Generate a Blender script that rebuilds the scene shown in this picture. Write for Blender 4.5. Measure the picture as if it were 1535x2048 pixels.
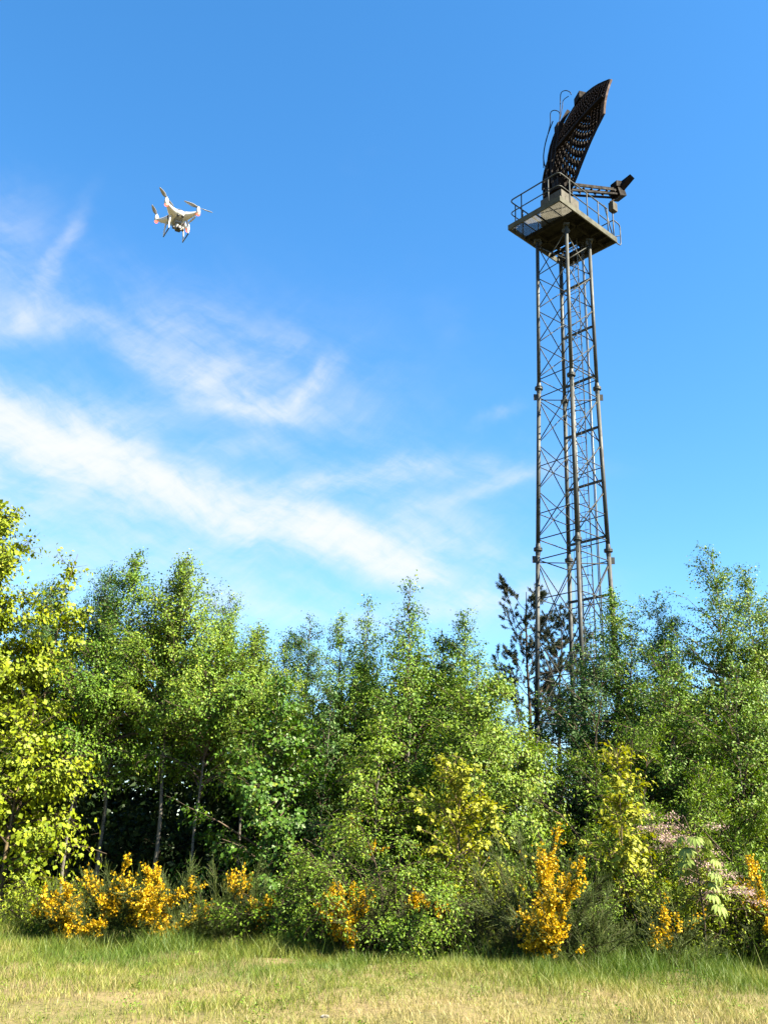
import bpy, math, random
import numpy as np
from mathutils import Matrix, Vector

S = bpy.context.scene
COL = S.collection
for o in list(bpy.data.objects):
    bpy.data.objects.remove(o)
pi = math.pi

# ------------------------------------------------------------------ camera
FPX, PITCH, ROLL, EYE = 1900.0, math.radians(20.0), math.radians(2.3), 1.6     # focal length in photo pixels (photo 1535 x 2048)
cam = bpy.data.cameras.new('camera')
cam.sensor_fit = 'HORIZONTAL'; cam.sensor_width = 36.0
cam.lens = 36.0 * FPX / 1535.0
cam.clip_start = 0.1; cam.clip_end = 3000
cam_o = bpy.data.objects.new('camera', cam)
COL.objects.link(cam_o)
CAMR = Matrix.Rotation(pi / 2 + PITCH, 3, 'X') @ Matrix.Rotation(ROLL, 3, 'Z')
cam_o.matrix_world = Matrix.Translation((0, 0, EYE)) @ CAMR.to_4x4()
S.camera = cam_o

def ray(px, py):
    return CAMR @ Vector(((px - 767.5) / FPX, (1024 - py) / FPX, -1.0))
def at(px, py, Y):                    # point on the line of sight at world distance Y
    d = ray(px, py)
    return Vector((0, 0, EYE)) + d * (Y / d.y)
def atz(px, py, z):
    d = ray(px, py)
    return Vector((0, 0, EYE)) + d * ((z - EYE) / d.z)

# ------------------------------------------------------------------ world, sun, exposure
SUN_H, SUN_EL = Vector((0.90, -0.44, 0)).normalized(), math.radians(43)
SUN_ROT = math.atan2(SUN_H.x, SUN_H.y)
world = bpy.data.worlds.new('World'); S.world = world
world.use_nodes = True
wt = world.node_tree
for n in list(wt.nodes): wt.nodes.remove(n)

class NT:                             # small helper that writes node graphs
    def __init__(s, tree): s.t = tree
    def n(s, kind, **kw):
        nd = s.t.nodes.new(kind)
        for k, v in kw.items(): setattr(nd, k, v)
        return nd
    def put(s, sock, v):
        if isinstance(v, bpy.types.NodeSocket): s.t.links.new(v, sock)
        elif v is not None: sock.default_value = v
    def m(s, op, a, b=None, c=None, clamp=False):
        nd = s.n('ShaderNodeMath', operation=op, use_clamp=clamp)
        s.put(nd.inputs[0], a)
        if b is not None: s.put(nd.inputs[1], b)
        if c is not None: s.put(nd.inputs[2], c)
        return nd.outputs[0]
    def v(s, op, a, b=None, scale=None):
        nd = s.n('ShaderNodeVectorMath', operation=op)
        s.put(nd.inputs[0], a)
        if b is not None: s.put(nd.inputs[1], b)
        if scale is not None: s.put(nd.inputs['Scale'], scale)
        return nd.outputs['Value'] if op in ('DOT_PRODUCT', 'LENGTH') else nd.outputs[0]
    def noise(s, vec, scale, detail=4, rough=0.55, dist=0.0, color=False):
        nd = s.n('ShaderNodeTexNoise')
        s.put(nd.inputs['Vector'], vec); nd.inputs['Scale'].default_value = scale
        nd.inputs['Detail'].default_value = detail; nd.inputs['Roughness'].default_value = rough
        nd.inputs['Distortion'].default_value = dist
        return nd.outputs['Color'] if color else nd.outputs['Fac']
    def mapr(s, x, a, b, c=0.0, d=1.0, smooth=True):
        nd = s.n('ShaderNodeMapRange')
        if smooth: nd.interpolation_type = 'SMOOTHSTEP'
        s.put(nd.inputs[0], x)
        for i, q in enumerate((a, b, c, d)): s.put(nd.inputs[i + 1], q)
        return nd.outputs[0]
    def mix(s, f, a, b):
        nd = s.n('ShaderNodeMix', data_type='RGBA')
        s.put(nd.inputs[0], f); s.put(nd.inputs[6], a); s.put(nd.inputs[7], b)
        return nd.outputs[2]

W = NT(wt)
sky = W.n('ShaderNodeTexSky', sky_type='NISHITA')
sky.sun_disc = False; sky.sun_elevation = SUN_EL; sky.sun_rotation = SUN_ROT
sky.altitude = 100; sky.air_density = 1.0; sky.dust_density = 0.25; sky.ozone_density = 2.2
SKY_STRENGTH = 0.051
gen = W.n('ShaderNodeTexCoord').outputs['Generated']
sep = W.n('ShaderNodeSeparateXYZ'); wt.links.new(gen, sep.inputs[0])
az = W.m('ARCTAN2', sep.outputs[0], sep.outputs[1])
el = W.m('ARCSINE', sep.outputs[2])
KAZ = 0.87                            # azimuth shrink at the height of the clouds
cx = W.n('ShaderNodeCombineXYZ')
wt.links.new(W.m('MULTIPLY', az, KAZ), cx.inputs[0]); wt.links.new(el, cx.inputs[1])
P = cx.outputs[0]
wz = W.v('SUBTRACT', W.noise(P, 7.0, 4, 0.55, color=True), (0.5, 0.5, 0.5))
wz2 = W.v('SUBTRACT', W.noise(P, 26.0, 4, 0.6, color=True), (0.5, 0.5, 0.5))
Pw = W.v('ADD', P, W.v('ADD', W.v('SCALE', wz, scale=0.035), W.v('SCALE', wz2, scale=0.02)))

def azel(px, py):
    d = ray(px, py).normalized()
    return math.atan2(d.x, d.y) * KAZ, math.asin(d.z)
def stroke(x0, y0, x1, y1, w, s):     # one soft streak of cirrus between two directions of the sky
    a, b = azel(x0, y0), azel(x1, y1)
    c = ((a[0] + b[0]) / 2, (a[1] + b[1]) / 2)
    dx, dy = b[0] - a[0], b[1] - a[1]
    L = math.hypot(dx, dy); ang = math.atan2(dy, dx)
    mp = W.n('ShaderNodeMapping', vector_type='TEXTURE')
    wt.links.new(Pw, mp.inputs['Vector'])
    mp.inputs['Location'].default_value = (c[0], c[1], 0)
    mp.inputs['Rotation'].default_value = (0, 0, ang)
    mp.inputs['Scale'].default_value = (max(L * 0.62, 0.004), w * .95 / 1900.0, 1)
    q = W.v('DOT_PRODUCT', mp.outputs[0], mp.outputs[0])
    return W.m('MULTIPLY', W.m('EXPONENT', W.m('MULTIPLY', q, -1.0)), s)
STROKES = [
    (-350, 780, 60, 850, 75, 1.3), (0, 860, 260, 930, 62, 1.1), (150, 900, 420, 1000, 50, 1.05), (350, 975, 620, 1070, 42, 1.2),
    (540, 1040, 760, 1100, 40, 1.25), (680, 1095, 900, 1160, 36, 1.0), (840, 1140, 960, 1190, 30, .45),
    (-300, 930, 300, 1050, 120, .30), (100, 1060, 700, 1180, 80, .20), (-100, 830, 240, 830, 45, .35),
    (240, 670, 380, 770, 30, .26), (340, 760, 520, 812, 26, .36), (470, 815, 600, 815, 20, .32), (560, 812, 665, 735, 17, .34), (590, 790, 640, 730, 12, .3),
    (400, 760, 560, 690, 40, .3), (300, 650, 470, 690, 70, .2), (380, 780, 700, 800, 60, .16),
    (-150, 655, 150, 635, 30, .35), (60, 610, 145, 460, 16, .3), (-100, 480, 60, 440, 75, .15), (-100, 560, 120, 600, 60, .15),
    (420, 1000, 820, 940, 28, .42), (740, 920, 1060, 930, 24, .28), (880, 1000, 1060, 935, 16, .26), (800, 1040, 960, 1100, 60, .36),
    (860, 1215, 1090, 1180, 22, .5), (300, 1200, 900, 1230, 45, .20), (960, 842, 1025, 818, 14, .24), (430, 900, 560, 880, 22, .18),
    (60, 560, 700, 740, 130, .08), (450, 860, 1000, 1010, 120, .09), (820, 1120, 1120, 1190, 70, .2), (-200, 1080, 600, 1250, 90, .10),
]
tot = None
for st in STROKES:
    e = stroke(*st)
    tot = e if tot is None else W.m('ADD', tot, e)
# fibres that follow the drift of the streaks
def fibres(rot, stretch, scale, warp):
    mp = W.n('ShaderNodeMapping', vector_type='TEXTURE')
    wt.links.new(W.v('ADD', P, W.v('SCALE', wz, scale=warp)), mp.inputs['Vector'])
    mp.inputs['Rotation'].default_value = (0, 0, math.radians(rot)); mp.inputs['Scale'].default_value = (1.0, stretch, 1)
    return W.noise(mp.outputs[0], scale, 9, 0.64, 0.25)
fib = fibres(-20, .42, 8.0, .06)
fin = fibres(38, .2, 14.0, .05)      # fine strands combed across the drift
wide = W.noise(P, 2.6, 5, 0.55)
loose = W.m('MULTIPLY', W.mapr(wide, 0.56, 0.85), 0.12)
dens = W.m('MULTIPLY', W.m('ADD', tot, loose), W.m('MULTIPLY', W.mapr(fib, 0.30, 0.70, 0.30, 1.45), W.mapr(fin, 0.30, 0.70, 0.78, 1.2)))
dens = W.m('SUBTRACT', 1.0, W.m('EXPONENT', W.m('MULTIPLY', dens, -1.35)), clamp=True)
hs = W.n('ShaderNodeHueSaturation'); hs.inputs['Saturation'].default_value = 1.30; hs.inputs['Hue'].default_value = 0.497
hs.inputs['Value'].default_value = 1.0
wt.links.new(sky.outputs[0], hs.inputs['Color'])
CLOUD = 3.0
colr = W.mix(dens, hs.outputs[0], (CLOUD * .97, CLOUD * .99, CLOUD * 1.02, 1))
bg = W.n('ShaderNodeBackground'); wt.links.new(colr, bg.inputs[0]); bg.inputs[1].default_value = SKY_STRENGTH
out = W.n('ShaderNodeOutputWorld'); wt.links.new(bg.outputs[0], out.inputs[0])

sun = bpy.data.lights.new('sun', 'SUN'); sun.energy = 5.0; sun.angle = math.radians(0.5); sun.color = (1.0, 0.90, 0.70)
sun_o = bpy.data.objects.new('sun', sun); COL.objects.link(sun_o)
sdir = Vector((SUN_H.x * math.cos(SUN_EL), SUN_H.y * math.cos(SUN_EL), math.sin(SUN_EL)))
sun_o.rotation_euler = sdir.to_track_quat('Z', 'Y').to_euler()
sun_o.location = sdir * 60
S.view_settings.view_transform = 'Standard'; S.view_settings.look = 'None'
S.view_settings.exposure = 2.76; S.view_settings.gamma = 1.0; S.view_settings.use_curve_mapping = False
S.render.engine = 'CYCLES'
S.cycles.max_bounces = 4; S.cycles.transmission_bounces = 2; S.cycles.diffuse_bounces = 1; S.cycles.transparent_max_bounces = 4

# ------------------------------------------------------------------ materials
def rgb(c): return (c[0], c[1], c[2], 1.0)
def new_mat(name):
    m = bpy.data.materials.new(name); m.use_nodes = True
    t = m.node_tree
    for n in list(t.nodes): t.nodes.remove(n)
    g = NT(t); o = g.n('ShaderNodeOutputMaterial')
    return m, g, o
def leaf_mat(name, c1, c2, c3=None, trans=0.20, rough=0.55, spec=0.2, grain=0.0):
    """foliage: every leaf carries its own tint (face attribute 'tint')"""
    m, g, o = new_mat(name)
    at_ = g.n('ShaderNodeAttribute', attribute_name='tint').outputs['Fac']
    col = g.mix(g.mapr(at_, 0.0, 0.8, smooth=False), rgb(c1), rgb(c2))
    if c3: col = g.mix(g.mapr(at_, 0.8, 1.0, smooth=False), col, rgb(c3))
    b = g.n('ShaderNodeBsdfPrincipled'); g.put(b.inputs['Base Color'], col)
    b.inputs['Roughness'].default_value = rough; b.inputs['Specular IOR Level'].default_value = spec
    tr = g.n('ShaderNodeBsdfTranslucent')
    hv = g.n('ShaderNodeHueSaturation'); hv.inputs['Value'].default_value = 1.15; hv.inputs['Saturation'].default_value = 1.1
    g.put(hv.inputs['Color'], col); g.put(tr.inputs[0], hv.outputs[0])
    mx = g.n('ShaderNodeMixShader'); mx.inputs[0].default_value = trans
    g.t.links.new(b.outputs[0], mx.inputs[1]); g.t.links.new(tr.outputs[0], mx.inputs[2])
    g.t.links.new(mx.outputs[0], o.inputs[0])
    return m
def solid_mat(name, c1, c2=None, scale=6.0, rough=0.6, metal=0.0, spec=0.4, bump=0.0, detail=5, lo=0.35, hi=0.7, stretch=None):
    m, g, o = new_mat(name)
    tc = g.n('ShaderNodeTexCoord').outputs['Object']
    if stretch:
        mp_ = g.n('ShaderNodeMapping'); g.t.links.new(tc, mp_.inputs[0]); mp_.inputs['Scale'].default_value = stretch; tc = mp_.outputs[0]
    nz = g.noise(tc, scale, detail, 0.6)
    col = g.mix(g.mapr(nz, lo, hi), rgb(c1), rgb(c2 or [q * .8 for q in c1]))
    b = g.n('ShaderNodeBsdfPrincipled'); g.put(b.inputs['Base Color'], col)
    g.put(b.inputs['Roughness'], g.mapr(nz, 0.3, 0.7, rough * .85, min(1, rough * 1.15)))
    b.inputs['Metallic'].default_value = metal; b.inputs['Specular IOR Level'].default_value = spec
    if bump:
        bp = g.n('ShaderNodeBump'); bp.inputs['Strength'].default_value = bump; bp.inputs['Distance'].default_value = 0.02
        g.t.links.new(nz, bp.inputs['Height']); g.t.links.new(bp.outputs[0], b.inputs['Normal'])
    g.t.links.new(b.outputs[0], o.inputs[0])
    return m

M = {}
M['birch_leaf'] = leaf_mat('birch leaves', (0.0340, 0.0853, 0.0049), (0.0933, 0.1596, 0.0091), (0.1617, 0.1907, 0.0124))
M['birch_pale'] = leaf_mat('pale birch leaves', (0.0506, 0.1003, 0.0064), (0.1207, 0.1812, 0.0123), (0.1795, 0.1991, 0.0145))
M['birch_dark'] = leaf_mat('dark birch leaves', (0.0173, 0.0483, 0.0088), (0.0420, 0.0917, 0.0147), (0.0746, 0.1150, 0.0201))
M['alder_leaf'] = leaf_mat('broad green leaves', (0.0244, 0.0672, 0.0064), (0.0593, 0.1209, 0.0088), (0.1135, 0.1444, 0.0105), spec=.25, rough=.5)
M['maple_leaf'] = leaf_mat('yellow green maple leaves', (0.0836, 0.1237, 0.0049), (0.1759, 0.2155, 0.0079), (0.2465, 0.2567, 0.0121), trans=.3)
M['gold_leaf'] = leaf_mat('young gold leaves', (0.1309, 0.1525, 0.0081), (0.2356, 0.2420, 0.0148), (0.3143, 0.2778, 0.0236), trans=.3)
M['willow_leaf'] = leaf_mat('willow leaves', (0.0549, 0.1065, 0.0071), (0.1220, 0.1939, 0.0106), (0.1949, 0.2269, 0.0177))
M['willow_dark'] = leaf_mat('shade darkened willow leaves', (0.0214, 0.0590, 0.0101), (0.0470, 0.1028, 0.0160), (0.0893, 0.1349, 0.0230))  # greens darkened, shade of the recess at the tower foot put into them
M['thorn_leaf'] = leaf_mat('small shrub leaves', (0.0376, 0.0828, 0.0046), (0.1066, 0.1705, 0.0098), (0.1599, 0.1948, 0.0131))
M['lime_leaf'] = leaf_mat('lime shrub leaves', (0.0883, 0.1360, 0.0055), (0.1705, 0.2121, 0.0098), (0.2376, 0.2360, 0.0161))
M['chestnut_leaf'] = leaf_mat('chestnut leaves', (0.0926, 0.1395, 0.0270), (0.1390, 0.1846, 0.0425), (0.1776, 0.2133, 0.0618), spec=.12, rough=.6)
M['pine_needle'] = leaf_mat('pine needles', (0.0134, 0.0242, 0.0119), (0.0323, 0.0431, 0.0204), (0.0807, 0.0538, 0.0296), trans=.12)
M['pink_bloom'] = leaf_mat('pink blossom', (0.3292, 0.2152, 0.2026), (0.4178, 0.3038, 0.2785), (0.4811, 0.3925, 0.3545), trans=.3)
M['broom_bloom'] = leaf_mat('yellow broom blossom', (0.4048, 0.2277, 0.0055), (0.4600, 0.3036, 0.0092), (0.5152, 0.3846, 0.0184), trans=.25)
M['broom_green'] = leaf_mat('broom stems', (0.0215, 0.0376, 0.0075), (0.0538, 0.0726, 0.0119), (0.0914, 0.0914, 0.0242), trans=.12)
M['broom_dark'] = leaf_mat('dark broom stems', (0.0215, 0.0242, 0.0081), (0.0404, 0.0457, 0.0129), (0.0753, 0.0592, 0.0242), trans=.1)
M['wood_dark'] = leaf_mat('shade darkened woodland leaves', (0.0074, 0.0184, 0.0046), (0.0184, 0.0386, 0.0074), (0.0368, 0.0552, 0.0083), trans=.2)  # very dark green, shade inside the wood painted into the leaves
M['grass'] = leaf_mat('grass blades', (0.0475, 0.0910, 0.0095), (0.1464, 0.1622, 0.0253), (0.2374, 0.1978, 0.0791), trans=.3, rough=.5, spec=.25)
M['bark'] = solid_mat('brown bark', (0.0538, 0.0404, 0.0269), (0.0242, 0.0189, 0.0134), 14, .9, spec=.1, bump=.4)
M['bark_gold'] = solid_mat('young bark', (0.1076, 0.0807, 0.0431), (0.0646, 0.0484, 0.0269), 20, .85, spec=.1)
M['birch_bark'] = solid_mat('birch bark', (0.0968, 0.0887, 0.0742), (0.0161, 0.0136, 0.0113), 3.2, .75, spec=.15, bump=.2, lo=.55, hi=.66, stretch=(3.5, 3.5, 9))
M['birch_twig'] = solid_mat('birch twigs', (0.0861, 0.0646, 0.0457), (0.0431, 0.0323, 0.0242), 14, .85, spec=.1)
M['steel'] = solid_mat('weathered grey olive paint', (0.0298, 0.0341, 0.0329), (0.0149, 0.0158, 0.0154), 4, .6, spec=.25, bump=.05)
M['brace'] = solid_mat('grey green brace paint', (0.0316, 0.0332, 0.0269), (0.0158, 0.0167, 0.0143), 6, .65, spec=.2)
M['galv'] = solid_mat('galvanised steel', (0.0861, 0.0888, 0.0834), (0.0538, 0.0565, 0.0538), 12, .45, metal=.3)
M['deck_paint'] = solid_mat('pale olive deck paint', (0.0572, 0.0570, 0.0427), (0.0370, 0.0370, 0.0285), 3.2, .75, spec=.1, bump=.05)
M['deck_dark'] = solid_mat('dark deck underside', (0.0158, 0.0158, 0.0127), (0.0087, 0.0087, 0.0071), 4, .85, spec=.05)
M['grating'] = solid_mat('grating steel', (0.0673, 0.0633, 0.0475), (0.0475, 0.0451, 0.0340), 9, .7, spec=.1)
M['radar'] = solid_mat('dark brown radar paint', (0.0103, 0.0075, 0.0067), (0.0055, 0.0043, 0.0040), 5, .75, spec=.06, bump=.08)
M['radar_tan'] = solid_mat('sunlit tone of brown radar paint', (0.0587, 0.0374, 0.0288), (0.0385, 0.0246, 0.0193), 5, .75, spec=.08, bump=.06)  # paler copy of the radar brown, sunlight on the near end put into it
M['pedestal'] = solid_mat('pale grey green box paint', (0.0572, 0.0534, 0.0443), (0.0390, 0.0370, 0.0316), 3.0, .75, spec=.1, bump=.05)
M['cable'] = solid_mat('black cable', (0.0095, 0.0095, 0.0103), None, 8, .6, spec=.1)
M['drone_white'] = solid_mat('white drone shell', (0.3532, 0.3532, 0.3475), (0.3191, 0.3191, 0.3191), 6, .28, spec=.5)
M['drone_grey'] = solid_mat('grey drone plastic', (0.1367, 0.1424, 0.1481), (0.1082, 0.1139, 0.1196), 8, .4)
M['drone_dark'] = solid_mat('dark drone plastic', (0.0228, 0.0239, 0.0285), None, 8, .35)
M['drone_metal'] = solid_mat('gimbal aluminium', (0.1937, 0.1823, 0.1538), (0.1424, 0.1367, 0.1139), 9, .35, metal=.4)
M['prop'] = solid_mat('propeller plastic', (0.2051, 0.2108, 0.2279), (0.1709, 0.1766, 0.1937), 9, .35)
M['stone'] = solid_mat('pale stone', (0.1899, 0.1741, 0.1503), (0.1187, 0.1068, 0.0910), 18, .9, spec=.2, bump=.4)
m, g, o = new_mat('red navigation light')
b = g.n('ShaderNodeBsdfPrincipled'); b.inputs['Base Color'].default_value = (.8, .12, .08, 1); b.inputs['Roughness'].default_value = .3
b.inputs['Emission Color'].default_value = (1, .13, .09, 1); b.inputs['Emission Strength'].default_value = 0.45
g.t.links.new(b.outputs[0], o.inputs[0]); M['led'] = m
m, g, o = new_mat('dry meadow soil')
tc = g.n('ShaderNodeTexCoord').outputs['Object']
n1 = g.noise(tc, 0.35, 4, .6); n2 = g.noise(tc, 5.0, 6, .7); n3 = g.noise(tc, 40.0, 4, .7)
c = g.mix(g.mapr(n1, .35, .65), rgb((0.1360, 0.1054, 0.0544)), rgb((0.0782, 0.0816, 0.0272)))
c = g.mix(g.mapr(n2, .50, .75), c, rgb((0.0680, 0.0490, 0.0306)))
c = g.mix(g.mapr(n3, .45, .75), c, rgb((0.1768, 0.1360, 0.0714)))
b = g.n('ShaderNodeBsdfPrincipled'); g.put(b.inputs['Base Color'], c); b.inputs['Roughness'].default_value = .95; b.inputs['Specular IOR Level'].default_value = .1
bp = g.n('ShaderNodeBump'); bp.inputs['Strength'].default_value = .8; bp.inputs['Distance'].default_value = .05
g.t.links.new(n2, bp.inputs['Height']); g.t.links.new(bp.outputs[0], b.inputs['Normal']); g.t.links.new(b.outputs[0], o.inputs[0]); M['soil'] = m

# ------------------------------------------------------------------ object helpers
def mesh_np(name, V, F, tint=None, smooth=False):
    V = np.asarray(V, np.float32); F = np.asarray(F, np.int32)
    me = bpy.data.meshes.new(name)
    nf, k = F.shape
    me.vertices.add(len(V)); me.vertices.foreach_set('co', V.ravel())
    me.loops.add(nf * k); me.loops.foreach_set('vertex_index', F.ravel())
    me.polygons.add(nf); me.polygons.foreach_set('loop_start', np.arange(nf, dtype=np.int32) * k)
    me.polygons.foreach_set('loop_total', np.full(nf, k, np.int32))
    if smooth: me.polygons.foreach_set('use_smooth', np.ones(nf, bool))
    if tint is not None:
        a = me.attributes.new('tint', 'FLOAT', 'FACE'); a.data.foreach_set('value', np.asarray(tint, np.float32))
    me.update(calc_edges=True)
    return me
def link(name, me, mat, parent=None, loc=None):
    o = bpy.data.objects.new(name, me); COL.objects.link(o)
    if mat is not None and me is not None and not me.materials: me.materials.append(mat)
    if parent: o.parent = parent
    if loc is not None: o.location = loc
    return o
def empty(name, loc, label, cat, group=None, rot=None):
    o = bpy.data.objects.new(name, None); COL.objects.link(o); o.location = loc
    o.empty_display_size = .2
    if rot is not None: o.rotation_euler = rot
    return tag(o, label, cat, group)
def tag(o, label=None, cat=None, group=None, kind=None):
    if label: o['label'] = label
    if cat: o['category'] = cat
    if group: o['group'] = group
    if kind: o['kind'] = kind
    return o

class MB:                             # collects polygons of one mesh
    def __init__(s): s.V = []; s.F = []
    def box(s, c, ax, ay, az_, h):    # centre, three axes, half sizes
        c = Vector(c); b0 = len(s.V)
        for sx, sy, sz in ((-1,-1,-1),(1,-1,-1),(1,1,-1),(-1,1,-1),(-1,-1,1),(1,-1,1),(1,1,1),(-1,1,1)):
            s.V.append(c + Vector(ax) * (sx * h[0]) + Vector(ay) * (sy * h[1]) + Vector(az_) * (sz * h[2]))
        for f in ((0,3,2,1),(4,5,6,7),(0,1,5,4),(1,2,6,5),(2,3,7,6),(3,0,4,7)): s.F.append([b0 + i for i in f])
        return s
    def bar(s, a, b, w, h, up=(0, 0, 1)):
        a, b = Vector(a), Vector(b); d = (b - a); L = d.length; d.normalize()
        sd = d.cross(Vector(up))
        if sd.length < 1e-4: sd = d.cross(Vector((1, 0, 0)))
        sd.normalize(); u = sd.cross(d)
        return s.box((a + b) / 2, d, sd, u, (L / 2, w / 2, h / 2))
    def tube(s, pts, r, n=6, cap=True):
        pts = [Vector(p) for p in pts]; b0 = len(s.V); K = len(pts)
        rr = r if hasattr(r, '__len__') else [r] * K
        u = None
        for i, p in enumerate(pts):
            d = (pts[min(i + 1, K - 1)] - pts[max(i - 1, 0)]).normalized()
            if u is None: u = d.orthogonal().normalized()
            u = (u - d * u.dot(d)).normalized(); w = d.cross(u)
            for k in range(n):
                a = 2 * pi * k / n
                s.V.append(p + (u * math.cos(a) + w * math.sin(a)) * rr[i])
        for i in range(K - 1):
            for k in range(n):
                a, b = b0 + i * n + k, b0 + i * n + (k + 1) % n
                s.F.append([a, b, b + n, a + n])
        if cap:
            s.F.append([b0 + k for k in range(n)][::-1]); s.F.append([b0 + (K - 1) * n + k for k in range(n)])
        return s
    def lathe(s, c, axis, prof, n=16):      # prof: (distance along axis, radius)
        ax = Vector(axis).normalized(); u = ax.orthogonal().normalized(); w = ax.cross(u); b0 = len(s.V)
        for t, r in prof:
            for k in range(n):
                a = 2 * pi * k / n
                s.V.append(Vector(c) + ax * t + (u * math.cos(a) + w * math.sin(a)) * r)
        for i in range(len(prof) - 1):
            for k in range(n):
                a, b = b0 + i * n + k, b0 + i * n + (k + 1) % n
                s.F.append([a, b, b + n, a + n])
        s.F.append([b0 + k for k in range(n)][::-1]); s.F.append([b0 + (len(prof) - 1) * n + k for k in range(n)])
        return s
    def build(s, name, mat, parent=None, origin=None, smooth=False):
        o_ = Vector(origin) if origin is not None else Vector((0, 0, 0))
        me = bpy.data.meshes.new(name)
        me.from_pydata([tuple(v - o_) for v in s.V], [], s.F)
        if smooth: me.polygons.foreach_set('use_smooth', [True] * len(me.polygons))
        me.update()
        return link(name, me, mat, parent)
def rod(name, a, b, r, mat, parent, origin, n=6):
    return MB().tube([a, b], r, n).build(name, mat, parent, origin, smooth=True)

# ------------------------------------------------------------------ ground
def ground_z(x, y):
    """meadow: nearly level, small humps"""
    return (0.05 * np.sin(x * .55 + 1.3) * np.cos(y * .42) + 0.03 * np.sin(x * 1.7 + y * 1.1) + 0.02 * np.sin(x * 3.1 - y * 2.3)) * np.clip((70 - np.hypot(x, y)) / 40, 0, 1)
gx = np.concatenate([[-900, -300, -120, -60], np.linspace(-32, 32, 150), [60, 120, 300, 900]])
gy = np.concatenate([[-900, -300, -100, -30, -5], np.linspace(2, 48, 120), [80, 140, 300, 900]])
GX, GY = np.meshgrid(gx, gy)
V = np.stack([GX, GY, ground_z(GX, GY)], -1).reshape(-1, 3)
nx, ny = len(gx), len(gy)
i0 = (np.arange(ny - 1)[:, None] * nx + np.arange(nx - 1)[None]).ravel()
ground = link('ground', mesh_np('ground', V, np.stack([i0, i0 + 1, i0 + 1 + nx, i0 + nx], 1), smooth=True), M['soil'])
ground['kind'] = 'structure'
def gz(x, y): return float(ground_z(np.array(float(x)), np.array(float(y))))

# ------------------------------------------------------------------ lattice tower
TX, TY = 5.9, 28.0
tower_o = Vector((TX, TY, 0))
ROT = math.radians(-4.5)
ZS = [0.0, 5.18, 10.78, 16.38, 22.19]; SS = [1.33, 1.205, 1.077, .949, .897]
def leg_at(k, z):                     # k: 0 left, 1 front, 2 right, 3 back as seen from the meadow
    s = float(np.interp(z, ZS, SS)); a = ROT + pi + k * pi / 2
    return Vector((TX + s * math.cos(a), TY + s * math.sin(a), z))
tower = empty('lattice_tower', tower_o, 'tall olive steel lattice tower with railed platform rising behind the trees', 'tower')
for k in range(4):
    leg = MB()
    for i in range(4):
        a, b2 = leg_at(k, ZS[i] - (0.3 if i == 0 else 0)), leg_at(k, ZS[i + 1])
        leg.tube([a, b2], [.068 if i < 3 else .062] * 2, 12)
    lo = leg.build('leg', M['steel'], tower, tower_o, smooth=True)
    for i in (1, 2, 3):
        p = leg_at(k, ZS[i]); d = (leg_at(k, ZS[i] + 1) - leg_at(k, ZS[i] - 1)).normalized()
        MB().lathe(p - d * .2, d, [(0, .07), (.10, .08), (.16, .08), (.161, .135), (.20, .135), (.201, .125), (.212, .125), (.213, .135), (.25, .135), (.251, .08), (.30, .08), (.40, .07)], 14).build('flange', M['steel'], lo, tower_o)
        for sgn in (-1,):             # lifting lug with its hole side
            q = p + Vector((0, 0, .32 * sgn)); c_ = (Vector((TX, TY, p.z)) - p).normalized()
            MB().box(q - c_ * .11, c_, Vector((0, 0, 1)).cross(c_), (0, 0, 1), (.07, .012, .11)).build('lug', M['steel'], lo, tower_o)
PANELS = {3: 4, 2: 3, 1: 2, 0: 2}
for f in range(4):
    k0, k1 = f, (f + 1) % 4
    for sct, npan in PANELS.items():
        z0, z1 = ZS[sct] + (.38 if sct else .2), ZS[sct + 1] - (.38 if sct < 3 else .15)
        for i in range(npan):
            a, c_ = z0 + (z1 - z0) * i / npan, z0 + (z1 - z0) * (i + 1) / npan
            cen = Vector((TX, TY, 0))
            for (za, zb, off) in ((a + .06, c_ - .06, .0), (c_ - .06, a + .06, .05)):
                p, q = leg_at(k0, za), leg_at(k1, zb)
                inn = (cen - (p + q) / 2); inn.z = 0; inn.normalize()
                rod('diagonal_brace', p + inn * off, q + inn * off, .017, M['brace'], tower, tower_o)
            if (sct == 2 and i < 2) or sct < 2:
                zm = (a + c_) / 2
                rod('horizontal_brace', leg_at(k0, zm), leg_at(k1, zm), .017, M['brace'], tower, tower_o)
    for zf in ZS[1:4]:
        for dz in (-.33, .33):
            rod('horizontal_brace', leg_at(k0, zf + dz), leg_at(k1, zf + dz), .019, M['brace'], tower, tower_o)
# plan bracing at each flange level
for zf in ZS[1:4]:
    rod('plan_brace', leg_at(0, zf - .42), leg_at(2, zf - .42), .016, M['brace'], tower, tower_o)
    rod('plan_brace', leg_at(1, zf - .46), leg_at(3, zf - .46), .016, M['brace'], tower, tower_o)
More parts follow.
